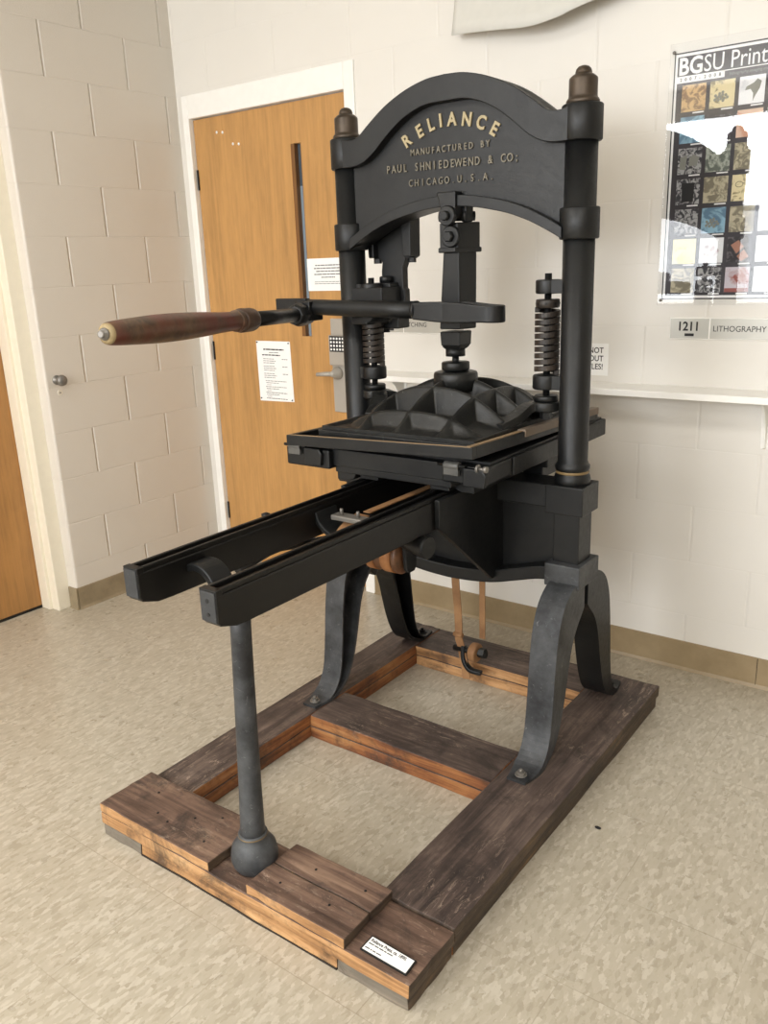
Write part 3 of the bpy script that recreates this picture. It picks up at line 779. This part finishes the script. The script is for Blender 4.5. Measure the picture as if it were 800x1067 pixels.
# legs
def leg(x0, x1, side, inner, mat):
    """side -1 front, +1 rear; inner = +1 when the hollow faces +x"""
    o = [(.012, .60), (.030, .575), (.085, .572), (.120, .555), (.148, .530), (.168, .495), (.182, .455), (.192, .40), (.200, .34), (.207, .27), (.216, .20), (.226, .155), (.246, .118), (.274, .095), (.308, .0865), (.348, .0865)]
    i = [(.012, .49), (.030, .470), (.060, .440), (.085, .400), (.103, .35), (.118, .29), (.133, .235), (.150, .185), (.172, .140), (.200, .108), (.230, .092), (.255, .0800), (.300, .0785), (.348, .0785)]
    O = [tuple(p) for p in crv([Vector(p) for p in o], 4)]; I = [tuple(p) for p in crv([Vector(p) for p in i], 4)]
    def resamp(P, n):
        L = [0]
        for k in range(1, len(P)): L.append(L[-1] + math.dist(P[k], P[k - 1]))
        out = []; k = 0
        for q in range(n + 1):
            t = L[-1] * q / n
            while k < len(L) - 2 and L[k + 1] < t: k += 1
            f = (t - L[k]) / max(1e-9, L[k + 1] - L[k]); f = min(1, f)
            out.append((P[k][0] + (P[k + 1][0] - P[k][0]) * f, P[k][1] + (P[k + 1][1] - P[k][1]) * f))
        return out
    N = 44; OO = resamp(O, N); II = resamp(I, N)
    xa, xb = (x0, x1) if inner > 0 else (x1, x0)
    sg = 1 if xb > xa else -1; tw = .015 * sg
    bm = NB(); prev = None
    for k in range(N + 1):
        o_, i_ = OO[k], II[k]; dd = math.dist(o_, i_)
        f = min(.45, .012 / max(dd, 1e-4))
        taper = max(0, (k / N - .90) / .10) * .012
        def P(x, fr):
            xx = x + (taper if x == min(x0, x1) else -taper if x == max(x0, x1) else 0)
            return bm.verts.new((xx, CY + side * (o_[0] + (i_[0] - o_[0]) * fr), o_[1] + (i_[1] - o_[1]) * fr))
        ring = [P(xa, 0), P(xb, 0), P(xb, f), P(xa + tw, f), P(xa + tw, 1 - f), P(xb, 1 - f), P(xb, 1), P(xa, 1)]
        if prev:
            for q in range(8): bm.faces.new([prev[q], prev[(q + 1) % 8], ring[(q + 1) % 8], ring[q]])
        else: bm.faces.new(ring[::-1])
        prev = ring
    bm.faces.new(prev)
    lg = obj('leg', bm, mat, press, bevel=.0018)
    xm = (x0 + x1) / 2
    bm = NB(); lathe(bm, [(.017, 0), (.017, .003)], (xm, CY + side * .318, .0865), (0, 0, 1), 18)
    lathe(bm, [(.0115, .003), (.0115, .011)], (xm, CY + side * .318, .0865), (0, 0, 1), 6, smooth=False)
    lathe(bm, [(.006, .011), (.006, .016), (.004, .018)], (xm, CY + side * .318, .0865), (0, 0, 1), 12)
    obj('bolt', bm, MST if mat is MIL else MI, lg)
leg(.834, .915, -1, -1, MIL)
leg(.834, .915, 1, -1, MI)
leg(.078, .154, -1, 1, MIL)
leg(.078, .154, 1, 1, MI)
for s, xc in ((-1, .116), (1, .864)):
    bm = NB(); prism(bm, [(CY - .035, .56), (CY + .035, .56), (CY + .03, .46), (CY, .43), (CY - .03, .46)], 'x', xc - .03, xc + .03)
    obj('leg_hub', bm, MI, press, bevel=.004)

# rails
RX = ((.345, .392), (.585, .634))
for k, (a, b) in enumerate(RX):
    bm = NB()
    prism(bm, [(-.068, .798), (-.060, .789), (-.02, .776), (.02, .7745), (.80, .7745), (1.10, .7745), (1.10, .856), (-.068, .856)], 'x', a, b)
    r = obj('rail', bm, MIS, press, bevel=.004)
    bm = NB(); box(bm, a + .004, a + .013, -.055, 1.0, .8555, .866); box(bm, b - .011, b - .002, -.062, 1.0, .8555, .8665); box(bm, a, b, -.068, -.050, .852, .8665); obj('track', bm, MIS, r, bevel=.002)
    bm = NB(); hexa(bm, [(a + .003, -.0705, .798), (b - .003, -.0705, .798), (b - .003, -.067, .798), (a + .003, -.067, .798), (a + .003, -.0705, .862), (b - .003, -.0705, .862), (b - .003, -.067, .862), (a + .003, -.067, .862)])
    e = obj('end_plate', bm, MFACE, r, bevel=.0035, seg=3)
    if k == 1:
        for z in (.8135, .8425):
            bm = NB(); lathe(bm, [(.0042, 0), (.0042, .0014)], ((a + b) / 2, -.0703, z), (0, -1, 0), 14); obj('screw_hole', bm, MDARKGL, e)
# arched front yoke on the pole
PXC, PYC = .502, .086
bm = NB()
path = [(.390, .826), (.415, .832), (.442, .826), (.464, .806), (.478, .78), (.486, .76), (.490, .745)]
path = [tuple(p) for p in crv([Vector(p) for p in path], 4)]
pm = [(.975 - x + .018, z) for x, z in path]
for P in (path, pm):
    sweep(bm, [(x, PYC + .012, z) for x, z in P], .085, .022, up=(0, 0, 1)) if False else sweep(bm, [(x, PYC + .008, z) for x, z in P], .018, .060, up=(0, 1, 0))
box(bm, .497, .545, PYC - .018, PYC + .030, .738, .785)
obj('front_yoke', bm, MI, press, bevel=.003)
# rear yoke between rails with strap anchor
bm = NB()
path = crv([Vector(p) for p in ((.388, .842), (.400, .812), (.425, .792), (.455, .783), (.489, .781), (.523, .783), (.553, .792), (.578, .812), (.590, .842))], 4)
sweep(bm, [(p.x, .545, p.y) for p in path], .014, .085, up=(0, 1, 0))
obj('rear_yoke', bm, MI, press, bevel=.003)
bm = NB(); box(bm, .425, .535, .525, .560, .822, .836)
ac = obj('strap_anchor', bm, MST, press, bevel=.003)
for x in (.450, .505):
    bm = NB(); lathe(bm, [(.005, 0), (.005, .014), (.004, .016)], (x, .542, .836), (0, 0, 1), 10); obj('bolt', bm, MST, ac)
bm = NB(); sweep(bm, crv([(.475, .60, .824), (.475, .55, .815), (.472, .51, .790), (.472, .53, .768), (.475, .58, .760), (.49, .66, .750)], 5), .045, .003)
sweep(bm, [(.50, .585, .838), (.50, .80, .838), (.50, 1.0, .838)], .022, .003)
obj('girth_strap', bm, MLEATH, press, label='tan leather strap between the rails')

# drum (rounce) under the rails
bm = NB(); dy, dz = .675, .697
lathe(bm, [(.02, -.06), (.046, -.058), (.050, -.052), (.047, -.046), (.047, .034), (.050, .040), (.050, .046), (.046, .052), (.02, .054)], (.505, dy, dz), (1, 0, 0), 32)
dr = obj('rounce_drum', bm, MDRUM, press)
for x0, x1, m in ((.452, .478, MORANGE), (.505, .537, MORANGE)):
    bm = NB(); lathe(bm, [(.047, x0), (.0505, x0), (.0505, x1), (.047, x1)], (0, dy, dz), (1, 0, 0), 36); obj('belt', bm, m, dr, label='orange leather belt wound on the drum')
bm = NB(); cyl(bm, (.27, dy - .0, dz), (.575, dy, dz), .013)
lathe(bm, [(.016, 0), (.019, .02), (.030, .075), (.030, .085), (.028, .088)], (.567, .655, .745), (1, -.10, .02), 28)
obj('rounce_shaft', bm, MI, press)
bm = NB(); cyl(bm, (.27, dy, dz), (.27, .46, .735), .012); cyl(bm, (.27, .46, .735), (.27, .325, .7165), .0135, .0145)
tube(bm, crv([(.27, .46, .735), (.255, .462, .78), (.262, .452, .825), (.264, .448, .830)], 4), .009); lathe(bm, [(.008, 0), (.012, .003), (.012, .009), (0, .013)], (.264, .448, .826), (0, 0, 1), 14)
obj('crank', bm, MI, press)
for x in (.425, .570):
    bm = NB(); prism(bm, [(.645, .79), (.705, .79), (.700, .665), (.690, .655), (.665, .655), (.655, .665)], 'x', x - .006, x + .006); obj('drum_hanger', bm, MI, press, bevel=.002)

# front pole
bm = NB()
_b = Vector((PXC, PYC, .16)); _t = Vector((.521, .092, .745)); _L = (_t - _b).length
lathe(bm, [(r_, _L * (z_ - .16) / .585) for r_, z_ in [(.0315, .160), (.0292, .19), (.0270, .30), (.0252, .45), (.0240, .60), (.0235, .690), (.0235, .745)]], _b, _t - _b, 32)
pl = obj('support_pole', bm, MIL, press)
bm = NB(); lathe(bm, [(.0315, .168), (.0355, .165), (.0355, .160), (.035, .155), (.043, .146), (.053, .131), (.0565, .113), (.0575, .098), (.053, .082), (.046, H1)], (PXC, PYC, 0), (0, 0, 1), 36); obj('ball_foot', bm, MIL, pl)
bm = NB(); lathe(bm, [(.0350, .1650), (.0362, .1625), (.0350, .1600)], (PXC, PYC, 0), (0, 0, 1), 36); obj('gold_band', bm, MLINE, pl)

# bed
bm = NB(); box(bm, .145, .765, .775, 1.505, .915, .962); bed = obj('bed', bm, MI, press, bevel=.003)
bm = NB(); box(bm, .095, .262, .722, .80, .8965, .953); box(bm, .262, .292, .745, .80, .915, .95); obj('corner_bracket', bm, MI, bed, bevel=.006)
bm = NB(); box(bm, .640, .772, .735, .880, .9045, .9555); obj('corner_bracket', bm, MI, bed, bevel=.006)
bm = NB(); box(bm, .745, .776, .885, 1.515, .9035, .9555); obj('side_bar', bm, MI, bed, bevel=.004)
bm = NB(); box(bm, .20, .72, .742, .80, .905, .955)
box(bm, .262, .66, .748, .80, .885, .905)
prism(bm, [(.265, .90), (.345, .90), (.325, .868), (.300, .862), (.265, .862)], 'y', .752, 1.40)
prism(bm, [(.70, .90), (.62, .90), (.64, .868), (.66, .862), (.70, .862)], 'y', .80, 1.40)
box(bm, .335, .40, .77, 1.4, .868, .91); box(bm, .578, .64, .77, 1.4, .868, .91)
box(bm, .70, .76, 1.12, 1.24, .872, .91); box(bm, .68, .745, 1.12, 1.22, .840, .875)
obj('bed_guide', bm, MI, bed, bevel=.003)
# hinges
for x0, y0, z0 in ((.118, .728, .962), (.655, .741, .958)):
    bm = NB()
    cyl(bm, (x0 - .022, y0 - .012, z0 - .003), (x0 + .062, y0 - .012, z0 - .003), .0045)
    obj('hinge_pin', bm, MI, bed)
    bm = NB(); cyl(bm, (x0, y0 - .012, z0 - .004), (x0 + .045, y0 - .012, z0 - .004), .012); box(bm, x0, x0 + .045, y0 - .022, y0 - .012, z0 - .028, z0 - .006)
    obj('hinge', bm, iron('dull_steel', srgb(70, 70, 68), srgb(98, 96, 92), .4, .0008), bed, bevel=.001, label='bare steel hinge barrel')
    bm = NB(); prism(bm, [(x0 + .055, z0 - .055), (x0 + .12, z0 - .055), (x0 + .125, z0 - .02), (x0 + .115, z0 - .006), (x0 + .058, z0 - .006)], 'y', y0 - .018, y0); obj('hinge_leaf', bm, MI, bed, bevel=.003)
bm = NB()
lathe(bm, [(.004, 0), (.004, .03)], (.75, .728, .954), (1, 0, 0), 12); lathe(bm, [(.011, 0), (.011, .006)], (.752, .728, .954), (1, 0, 0), 14); lathe(bm, [(.009, 0), (.009, .01)], (.772, .728, .954), (1, 0, 0), 6)
obj('hinge_nut', bm, MST, bed)

# tympan frame (slightly tilted)
def tp(u, v, w):
    A = Vector((.119, .70, .991)); B = Vector((.755, .70, 1.0136)); D = Vector((.130, 1.46, .975)); C_ = Vector((.770, 1.46, .9955))
    p = A.lerp(B, u).lerp(D.lerp(C_, u), v); return (p.x, p.y, p.z + w)
def tbar(bm, u0, u1, v0, v1, w0, w1, mi=0):
    hexa(bm, [tp(u0, v0, w0), tp(u1, v0, w0), tp(u1, v1, w0), tp(u0, v1, w0), tp(u0, v0, w1), tp(u1, v0, w1), tp(u1, v1, w1), tp(u0, v1, w1)], mi)
ty = empty('x'); bpy.data.objects.remove(ty)
bm = NB(); th = -.031
a, b = .030, .026
tbar(bm, 0, 1, 0, b, th, 0); tbar(bm, 0, 1, 1 - b, 1, th, 0); tbar(bm, 0, a, b, 1 - b, th, 0); tbar(bm, 1 - a, 1, b, 1 - b, th, 0)
tym = obj('tympan_frame', bm, MI, press, bevel=.002)
bm = NB(); tbar(bm, .012, .988, .004, .011, 0, .0016); tbar(bm, .012, .020, .011, .99, 0, .0016); tbar(bm, .966, .990, .011, .99, -.001, .0022)
obj('tympan_edge', bm, plain('worn_tympan_edge', srgb(140, 116, 86), .6), tym, label='worn tan edge strip')
bm = NB(); tbar(bm, a, 1 - a, b, 1 - b, -.024, -.019); obj('tympan_sheet', bm, MIS, tym)
bm = NB(); tbar(bm, .962, 1.004, .36, 1.0, -.016, .006)
obj('tympan_rail', bm, plain('bare_wood_strip', srgb(112, 98, 84), .6), tym, bevel=.002, label='dusty bare wooden strip')

# platen
PX, PYb = (.208, .738), (.742, 1.40)
zb = 1.010
bm = NB(); box(bm, PX[0], PX[1], PYb[0], PYb[1], .986, 1.008); pt = obj('platen', bm, MIP, press, bevel=.003)
cxp, cyp = CX - .004, CY
NG = 170
x0, x1, y0, y1 = .216, .732, .752, 1.392
gx = [x0 + (x1 - x0) * t for t in (0, .235, .50, .765, 1)]
gy = [y0 + (y1 - y0) * t for t in (0, .125, .315, .5, .685, .875, 1)]
def dome(x, y):
    u = abs(x - cxp) / .268; v = abs(y - cyp) / .326
    r = (u ** 3 + v ** 3) ** (1 / 3)
    return .130 * max(0.0, 1 - r ** 1.95)
bm = NB(); G = []
for i in range(NG + 1):
    x = x0 + (x1 - x0) * i / NG; row = []
    for j in range(NG + 1):
        y = y0 + (y1 - y0) * j / NG
        d = dome(x, y)
        dr_ = min([abs(x - q) for q in gx[1:-1]] + [abs(y - q) for q in gy[1:-1]])
        rim = min(x - x0, x1 - x, y - y0, y1 - y)
        rib = 1 - min(1, max(0, (dr_ - .0042) / .020)); rib = rib ** 1.3
        flo = .34 * d
        z = flo + (d - flo) * rib
        rr = math.hypot(x - cxp, y - cyp)
        k = min(1, max(0, (rr - .050) / .025)); z = (d * 1.0) * (1 - k) + z * k
        z = max(z, .012 if rim < .01 else .004)
        row.append(bm.verts.new((x, y, 1.006 + z)))
    G.append(row)
for i in range(NG):
    for j in range(NG): bm.faces.new([G[i][j], G[i + 1][j], G[i + 1][j + 1], G[i][j + 1]]).smooth = True
# skirt
ring = [G[i][0] for i in range(NG + 1)] + [G[NG][j] for j in range(1, NG + 1)] + [G[i][NG] for i in range(NG - 1, -1, -1)] + [G[0][j] for j in range(NG - 1, 0, -1)]
lowr = [bm.verts.new((v.co.x, v.co.y, 1.0075)) for v in ring]
for k in range(len(ring)):
    k2 = (k + 1) % len(ring); bm.faces.new([ring[k2], ring[k], lowr[k], lowr[k2]])
bm.faces.new(lowr)
obj('ribbed_dome', bm, MIP, pt)
bm = NB(); lathe(bm, [(.066, 1.095), (.066, 1.142), (.063, 1.148), (.056, 1.150)], (CX - .003, CY, 0), (0, 0, 1), 36); obj('boss', bm, MIP, pt)
for s, sx in ((-1, .175), (1, .776)):
    bm = NB()
    lathe(bm, [(.036, 1.052), (.040, 1.055), (.040, 1.076), (.037, 1.079)], (sx, CY, 0), (0, 0, 1), 30)
    pth = crv([(sx - s * .01, CY - .006, 1.066), (sx - s * .04, CY - .03, 1.062), (sx - s * .062, CY - .075, 1.036), (sx - s * .085, CY - .13, 1.018)], 5)
    sweep(bm, pth, .048, .022)
    pth = crv([(sx - s * .01, CY + .005, 1.066), (sx - s * .04, CY + .03, 1.062), (sx - s * .062, CY + .075, 1.036), (sx - s * .085, CY + .13, 1.018)], 5)
    sweep(bm, pth, .048, .024)
    obj('platen_ear', bm, MIP, pt, bevel=.003)
    bm = NB(); lathe(bm, [(.018, 1.030), (.018, 1.053)], (sx, CY, 0), (0, 0, 1), 6, smooth=False); obj('nut', bm, MI, pt)

# springs, rods and brackets
def spring(sx, s, zt, parent):
    bm = NB(); cyl(bm, (sx, CY, 1.04), (sx, CY, zt + .016), .0095); obj('spring_rod', bm, MI, press)
    bm = NB(); lathe(bm, [(.034, 1.0795), (.034, 1.093), (.031, 1.0965)], (sx, CY, 0), (0, 0, 1), 28); obj('lock_nut', bm, MI, press)
    xc = XCL if s < 0 else XCR
    for z0, z1, r in ((1.1135, 1.1535, .0385), (1.3715, 1.4085, .034)):
        bm = NB(); lathe(bm, [(r - .003, z0), (r, z0 + .003), (r, z1 - .003), (r - .003, z1)], (sx, CY, 0), (0, 0, 1), 30)
        box(bm, min(sx, xc), max(sx, xc), CY - .026, CY + .026, z0 + .001, z1 - .001)
        obj('spring_bracket', bm, MI, press, bevel=.003)
    bm = NB(); lathe(bm, [(.030, 1.334), (.0325, 1.336), (.0325, 1.355), (.030, 1.357)], (sx, CY, 0), (0, 0, 1), 28)
    for q in range(8):
        a = q * PI / 4 + .3
        lathe(bm, [(.0035, 0), (.0035, .0006)], (sx + .0325 * math.cos(a), CY + .0325 * math.sin(a), 1.346), (math.cos(a), math.sin(a), 0), 8, 1)
    obj('spring_cap', bm, [MSP, MDARKGL], press)
    bm = NB(); z0, z1, N = 1.159, 1.330, 9.6; n = int(N * 28); path = []
    for i in range(n + 1):
        a = 2 * PI * N * i / n; path.append((sx + .0285 * math.cos(a), CY + .0285 * math.sin(a), z0 + (z1 - z0) * i / n))
    sweep(bm, path, .0125, .0138, smooth=False)
    obj('coil_spring', bm, MSP, press, bevel=.001, label='coiled steel return spring')
spring(.776, 1, 1.4085, press)
spring(.175, -1, 1.4085, press)

# toggle assembly
TX = .478
bm = NB(); prism(bm, [(.458, 1.650), (.520, 1.650), (.520, 1.62), (.518, 1.585), (.482, 1.585), (.472, 1.60)], 'y', 1.012, 1.05); prism(bm, [(.512, 1.655), (.534, 1.650), (.532, 1.57), (.514, 1.57)], 'y', 1.05, 1.09)
tg = obj('toggle_lug', bm, MI, press, bevel=.004)
def pinhead(par, x, z, y, r, r2):
    bm = NB(); lathe(bm, [(r, 0), (r, .010), (r - .003, .013)], (x, y, z), (0, -1, 0), 26)
    lathe(bm, [(r2, .013), (r2, .024), (r2 * .8, .027)], (x, y, z), (0, -1, 0), 6 if r2 > .013 else 16, smooth=False); obj('pin', bm, MI, par)
pinhead(tg, .498, 1.586, 1.012, .027, .013)
bm = NB(); cyl(bm, (.455, 1.03, 1.586), (.53, 1.10, 1.586), .013); lathe(bm, [(.024, 0), (.024, .012)], (.517, 1.07, 1.586), (1, .1, 0), 20); obj('cross_pin', bm, MI, tg)
bm = NB(); hexa(bm, [(.462, 1.020, 1.497), (.522, 1.020, 1.497), (.545, 1.105, 1.497), (.470, 1.105, 1.497), (.462, 1.020, 1.568), (.522, 1.020, 1.568), (.545, 1.105, 1.570), (.470, 1.105, 1.570)])
hexa(bm, [(.464, 1.008, 1.488), (.520, 1.008, 1.488), (.548, 1.11, 1.488), (.468, 1.11, 1.488), (.464, 1.008, 1.502), (.520, 1.008, 1.502), (.548, 1.11, 1.502), (.468, 1.11, 1.502)])
kb = obj('toggle_head', bm, MI, press, bevel=.003)
pinhead(kb, .504, 1.531, 1.020, .029, .0155)
bm = NB(); hexa(bm, [(.450, 1.030, 1.275), (.520, 1.030, 1.275), (.538, 1.095, 1.275), (.46, 1.095, 1.275), (.472, 1.022, 1.49), (.524, 1.022, 1.49), (.540, 1.095, 1.49), (.474, 1.095, 1.49)])
obj('toggle_body', bm, MI, press, bevel=.004)
bm = NB(); hexa(bm, [(.4515, 1.034, 1.226), (.516, 1.034, 1.226), (.516, 1.10, 1.226), (.4515, 1.10, 1.226), (.4495, 1.032, 1.268), (.518, 1.032, 1.268), (.518, 1.102, 1.268), (.4495, 1.102, 1.268)])
hexa(bm, [(.460, 1.044, 1.215), (.506, 1.044, 1.215), (.506, 1.09, 1.215), (.460, 1.09, 1.215), (.4515, 1.034, 1.226), (.516, 1.034, 1.226), (.516, 1.10, 1.226), (.4515, 1.10, 1.226)])
obj('toggle_foot', bm, MI, press, bevel=.004)
bm = NB(); lathe(bm, [(.029, 1.218), (.029, 1.195), (.010, 1.194), (.0105, 1.178), (.040, 1.1775), (.042, 1.175), (.042, 1.157), (.038, 1.1525), (.030, 1.150)], (CX - .003, CY, 0), (0, 0, 1), 32); obj('pressure_screw', bm, MI, press)

# main bar (lever) with loop end, clamp, rod and wooden grip
bm = NB(); by = .955
pth = [(-.0, by, 1.3435), (.05, by, 1.343), (.127, by, 1.3405), (.327, by, 1.3365), (.425, by, 1.3345)]
tube(bm, pth, [.0235, .0235, .024, .0245, .0252], 20)
lev = obj('bar', bm, MI, press)
bm = NB()
outl = [(.42, 0), (.45, -.003), (.49, -.006), (.53, -.008), (.58, -.008), (.642, -.008), (.664, -.005), (.678, .004), (.684, .018), (.680, .034), (.664, .044), (.62, .048), (.58, .050), (.545, .050)]
pts = crv([Vector((x, by + d, 1.3355 - .034 * (min(x, .7) - .335))) for x, d in outl], 4)
hs = [.047 + .009 * min(1, max(0, (p.x - .42) / .08)) - .010 * min(1, max(0, (p.x - .56) / .08)) for p in pts]
ws = [.042 - .024 * min(1, max(0, (p.x - .42) / .10)) for p in pts]
sweep(bm, pts, ws, hs)
obj('bar_loop', bm, MI, lev, bevel=.004)
bm = NB(); tube(bm, [(.415, by, 1.3347), (.424, by, 1.3345)], .0262, 20); obj('bar_ferrule', bm, MI, lev)
bm = NB(); box(bm, -.118, .010, by - .012, by + .012, 1.333, 1.370); obj('bar_end', bm, MI, lev, bevel=.003)
# rod
CL = Vector((.012, .918, 1.3225)); TIP = Vector((.276, .012, 1.3445)); D = (TIP - CL); LL = D.length; D.normalize()
bm = NB()
lathe(bm, [(.0, -.045), (.026, -.045), (.035, -.036), (.0365, .02), (.034, .035), (.027, .046)], CL, D, 8, smooth=False)
box(bm, -.020, .045, by - .035, by + .030, 1.302, 1.362)
obj('clamp', bm, MI, lev, bevel=.004)
bm = NB(); cyl(bm, CL + D * .02, CL + D * (LL * .40), .0205, .0215, 28); rod = obj('handle_rod', bm, MIS, lev)
# grip profile
def at(f, r): return (r, LL * f)
prof = [at(.335, .014), at(.335, .0305), at(.345, .0320), at(.400, .0325), at(.405, .0315), at(.407, .0275), at(.418, .0295), at(.43, .0285), at(.435, .026), at(.47, .0255), at(.52, .0268), at(.60, .0300), at(.70, .0325), at(.80, .0325), at(.88, .0300), at(.95, .0270), at(.985, .0245), at(.995, .021)]
bm = NB(); lathe(bm, prof[:6], CL, D, 36); obj('grip_ferrule', bm, iron('worn_ferrule', srgb(58, 42, 32), srgb(84, 62, 48), .45), rod)
bm = NB(); pf = [Vector(p) for p in prof[5:]]; pf = crv(pf, 4); lathe(bm, [tuple(p) for p in pf], CL, D, 36); gr = obj('wooden_grip', bm, MGRIP, rod, label='worn red-brown turned wooden grip')
bm = NB(); lathe(bm, [(.0222, LL * .988), (.0225, LL * .994), (.017, LL * 1.001), (.013, LL * 1.002)], CL, D, 30); obj('grip_cap', bm, plain('pale_end_wood', srgb(146, 128, 92), .6), gr)
bm = NB(); lathe(bm, [(.013, LL * 1.001), (.013, LL * 1.006), (.0085, LL * 1.007), (.0085, LL * 1.016), (.006, LL * 1.018)], CL, D, 18); obj('end_nut', bm, MST, gr)

# rear pivot bracket hanging from the head behind the left spring
bm = NB()
prism(bm, [(.125, 1.66), (.30, 1.66), (.298, 1.485), (.286, 1.478), (.262, 1.478), (.250, 1.45), (.250, 1.39), (.256, 1.385), (.256, 1.30), (.168, 1.30), (.168, 1.44), (.172, 1.47), (.160, 1.478), (.140, 1.478), (.128, 1.50)], 'y', 1.135, 1.165)
prism(bm, [(.260, 1.655), (.300, 1.655), (.298, 1.483), (.270, 1.483)], 'y', 1.11, 1.14); prism(bm, [(.128, 1.60), (.155, 1.63), (.158, 1.483), (.138, 1.483)], 'y', 1.11, 1.14)
rb = obj('pivot_bracket', bm, MI, press, bevel=.003)
for x in (.152, .283):
    bm = NB(); lathe(bm, [(.013, 0), (.013, .014)], (x, 1.14, 1.466), (0, 0, 1), 6, smooth=False); obj('bolt', bm, MI, rb)
bm = NB(); box(bm, .085, .240, 1.035, 1.15, 1.333, 1.396); box(bm, .085, .232, 1.09, 1.15, 1.383, 1.408); box(bm, .09, .21, 1.085, 1.14, 1.345, 1.372)
lathe(bm, [(.034, 1.285), (.034, 1.383)], (.205, 1.125, 0), (0, 0, 1), 24)
box(bm, .14, .254, 1.10, 1.16, 1.268, 1.302)
hexa(bm, [(.13, 1.02, 1.285), (.19, 1.02, 1.285), (.23, 1.12, 1.285), (.17, 1.12, 1.285), (.13, 1.02, 1.31), (.19, 1.02, 1.31), (.23, 1.12, 1.31), (.17, 1.12, 1.31)])
pk = obj('pivot_block', bm, MI, press, bevel=.004)
for x, z, r in ((.195, 1.408, .020), (.188, 1.255, .014)):
    bm = NB(); lathe(bm, [(r, 0), (r, .017), (r * .8, .02)], (x, 1.12, z), (0, 0, 1), 16); obj('bolt', bm, MI, pk)
bm = NB(); cyl(bm, (.215, .99, 1.318), (.215, 1.12, 1.318), .022); obj('pivot_pin', bm, MI, pk)

# hanging straps and roller at the rear
SY = 1.24
bm = NB()
sweep(bm, crv([(.360, SY, .62), (.362, SY, .42), (.372, SY, .28), (.376, SY - .004, .20), (.378, SY - .008, .188), (.388, SY - .006, .15), (.418, SY - .02, .045)], 5), .030, .0035, up=(0, 1, 0))
cyl(bm, (.358, SY - .006, .200), (.393, SY - .006, .200), .0085)
obj('hanging_strap', bm, MLEATH, press, label='tan strap hanging behind the left of the base')
bm = NB(); sweep(bm, [(.464, SY + .01, .62), (.464, SY + .01, .20)], .022, .0035, up=(0, 1, 0)); hs_ = obj('hanging_strap', bm, MLEATH, press)
bm = NB(); lathe(bm, [(.030, 0), (.034, .003), (.034, .026), (.030, .029)], (.425, SY + .0, .145), (1, 0, 0), 28); lathe(bm, [(.012, -.07), (.012, .06)], (.425, SY + .0, .145), (1, 0, 0), 14, 1)
lathe(bm, [(.018, .034), (.018, .055)], (.425, SY, .150), (1, 0, 0), 6, 1, smooth=False)
obj('strap_roller', bm, [MLEATH, MI], press)
bm = NB(); sweep(bm, crv([(.395, SY, .160), (.400, SY - .01, .115), (.43, SY - .02, .085), (.475, SY - .015, .080)], 4), .014, .022, up=(0, 1, 0)); obj('roller_hook', bm, MI, press, bevel=.003)

# crumbs on the floor
bm = NB()
bmesh.ops.create_icosphere(bm, subdivisions=2, radius=.006, matrix=Matrix.Translation((1.10, .76, .003)) @ Matrix.Diagonal((1.5, .8, .6, 1)))
for v in bm.verts: v.co += noise.noise_vector(v.co * 200) * .001
tag(obj('debris_chip', bm, MDARKGL), 'tiny dark chip on the floor tiles right of the timber base', 'chip')

# ------------------------------------------------------------------ lights
_unused = 0
def area(name, loc, rot, sx, sy, power, col):
    l = bpy.data.lights.new(name, 'AREA'); l.shape = 'RECTANGLE'; l.size = sx; l.size_y = sy; l.energy = power; l.color = col
    o = bpy.data.objects.new(name, l); COL.objects.link(o); o.location = loc; o.rotation_euler = rot; return o
for i, (x, y) in enumerate(LPOS):
    area('ceiling_lamp', (x, y, ZC - .035), (0, 0, 0), 1.16, .56, (18, 14, 20, 17)[i], (1, .975, .94))
for i, (a, b) in enumerate(WINS):
    zm = 1.85
    area('window_daylight', ((a + b) / 2, YF - .02, (zm + WZ1) / 2), (PI / 2, 0, 0), b - a - .1, WZ1 - zm - .05, (80, 38)[i], (.97, .98, 1))
    area('window_daylight', ((a + b) / 2, YF - .02, (WZ0 + zm) / 2), (PI / 2, 0, 0), b - a - .1, zm - WZ0 - .05, (28, 14)[i], (.97, .98, 1))
w = bpy.data.worlds.new('World'); S.world = w; w.use_nodes = True
bg = w.node_tree.nodes['Background']; bg.inputs[0].default_value = (.85, .92, 1, 1); bg.inputs[1].default_value = 3.0

# ------------------------------------------------------------------ camera
cam = bpy.data.cameras.new('Camera'); co = bpy.data.objects.new('Camera', cam); COL.objects.link(co)
R = Matrix(((0.8039200058891377, 0.5936388126470317, -0.03613286938829163), (-0.14078910730240288, 0.248983749065659, 0.958219974727203), (-0.5778330653365221, 0.7652450933003304, -0.28374089550779813)))
rot = Matrix((R[0], R[1], -R[2])).transposed()
co.matrix_world = Matrix.Translation((1.8126718175106888, -1.0773812320716603, 1.4637421102695798)) @ rot.to_4x4()
cam.sensor_fit = 'HORIZONTAL'; cam.sensor_width = 36; cam.lens = 871.98 * 36 / 800; cam.clip_start = .02
S.camera = co
S.view_settings.view_transform = 'Standard'; S.view_settings.look = 'None'; S.view_settings.exposure = 0.0; S.view_settings.gamma = 1
S.view_settings.use_curve_mapping = False
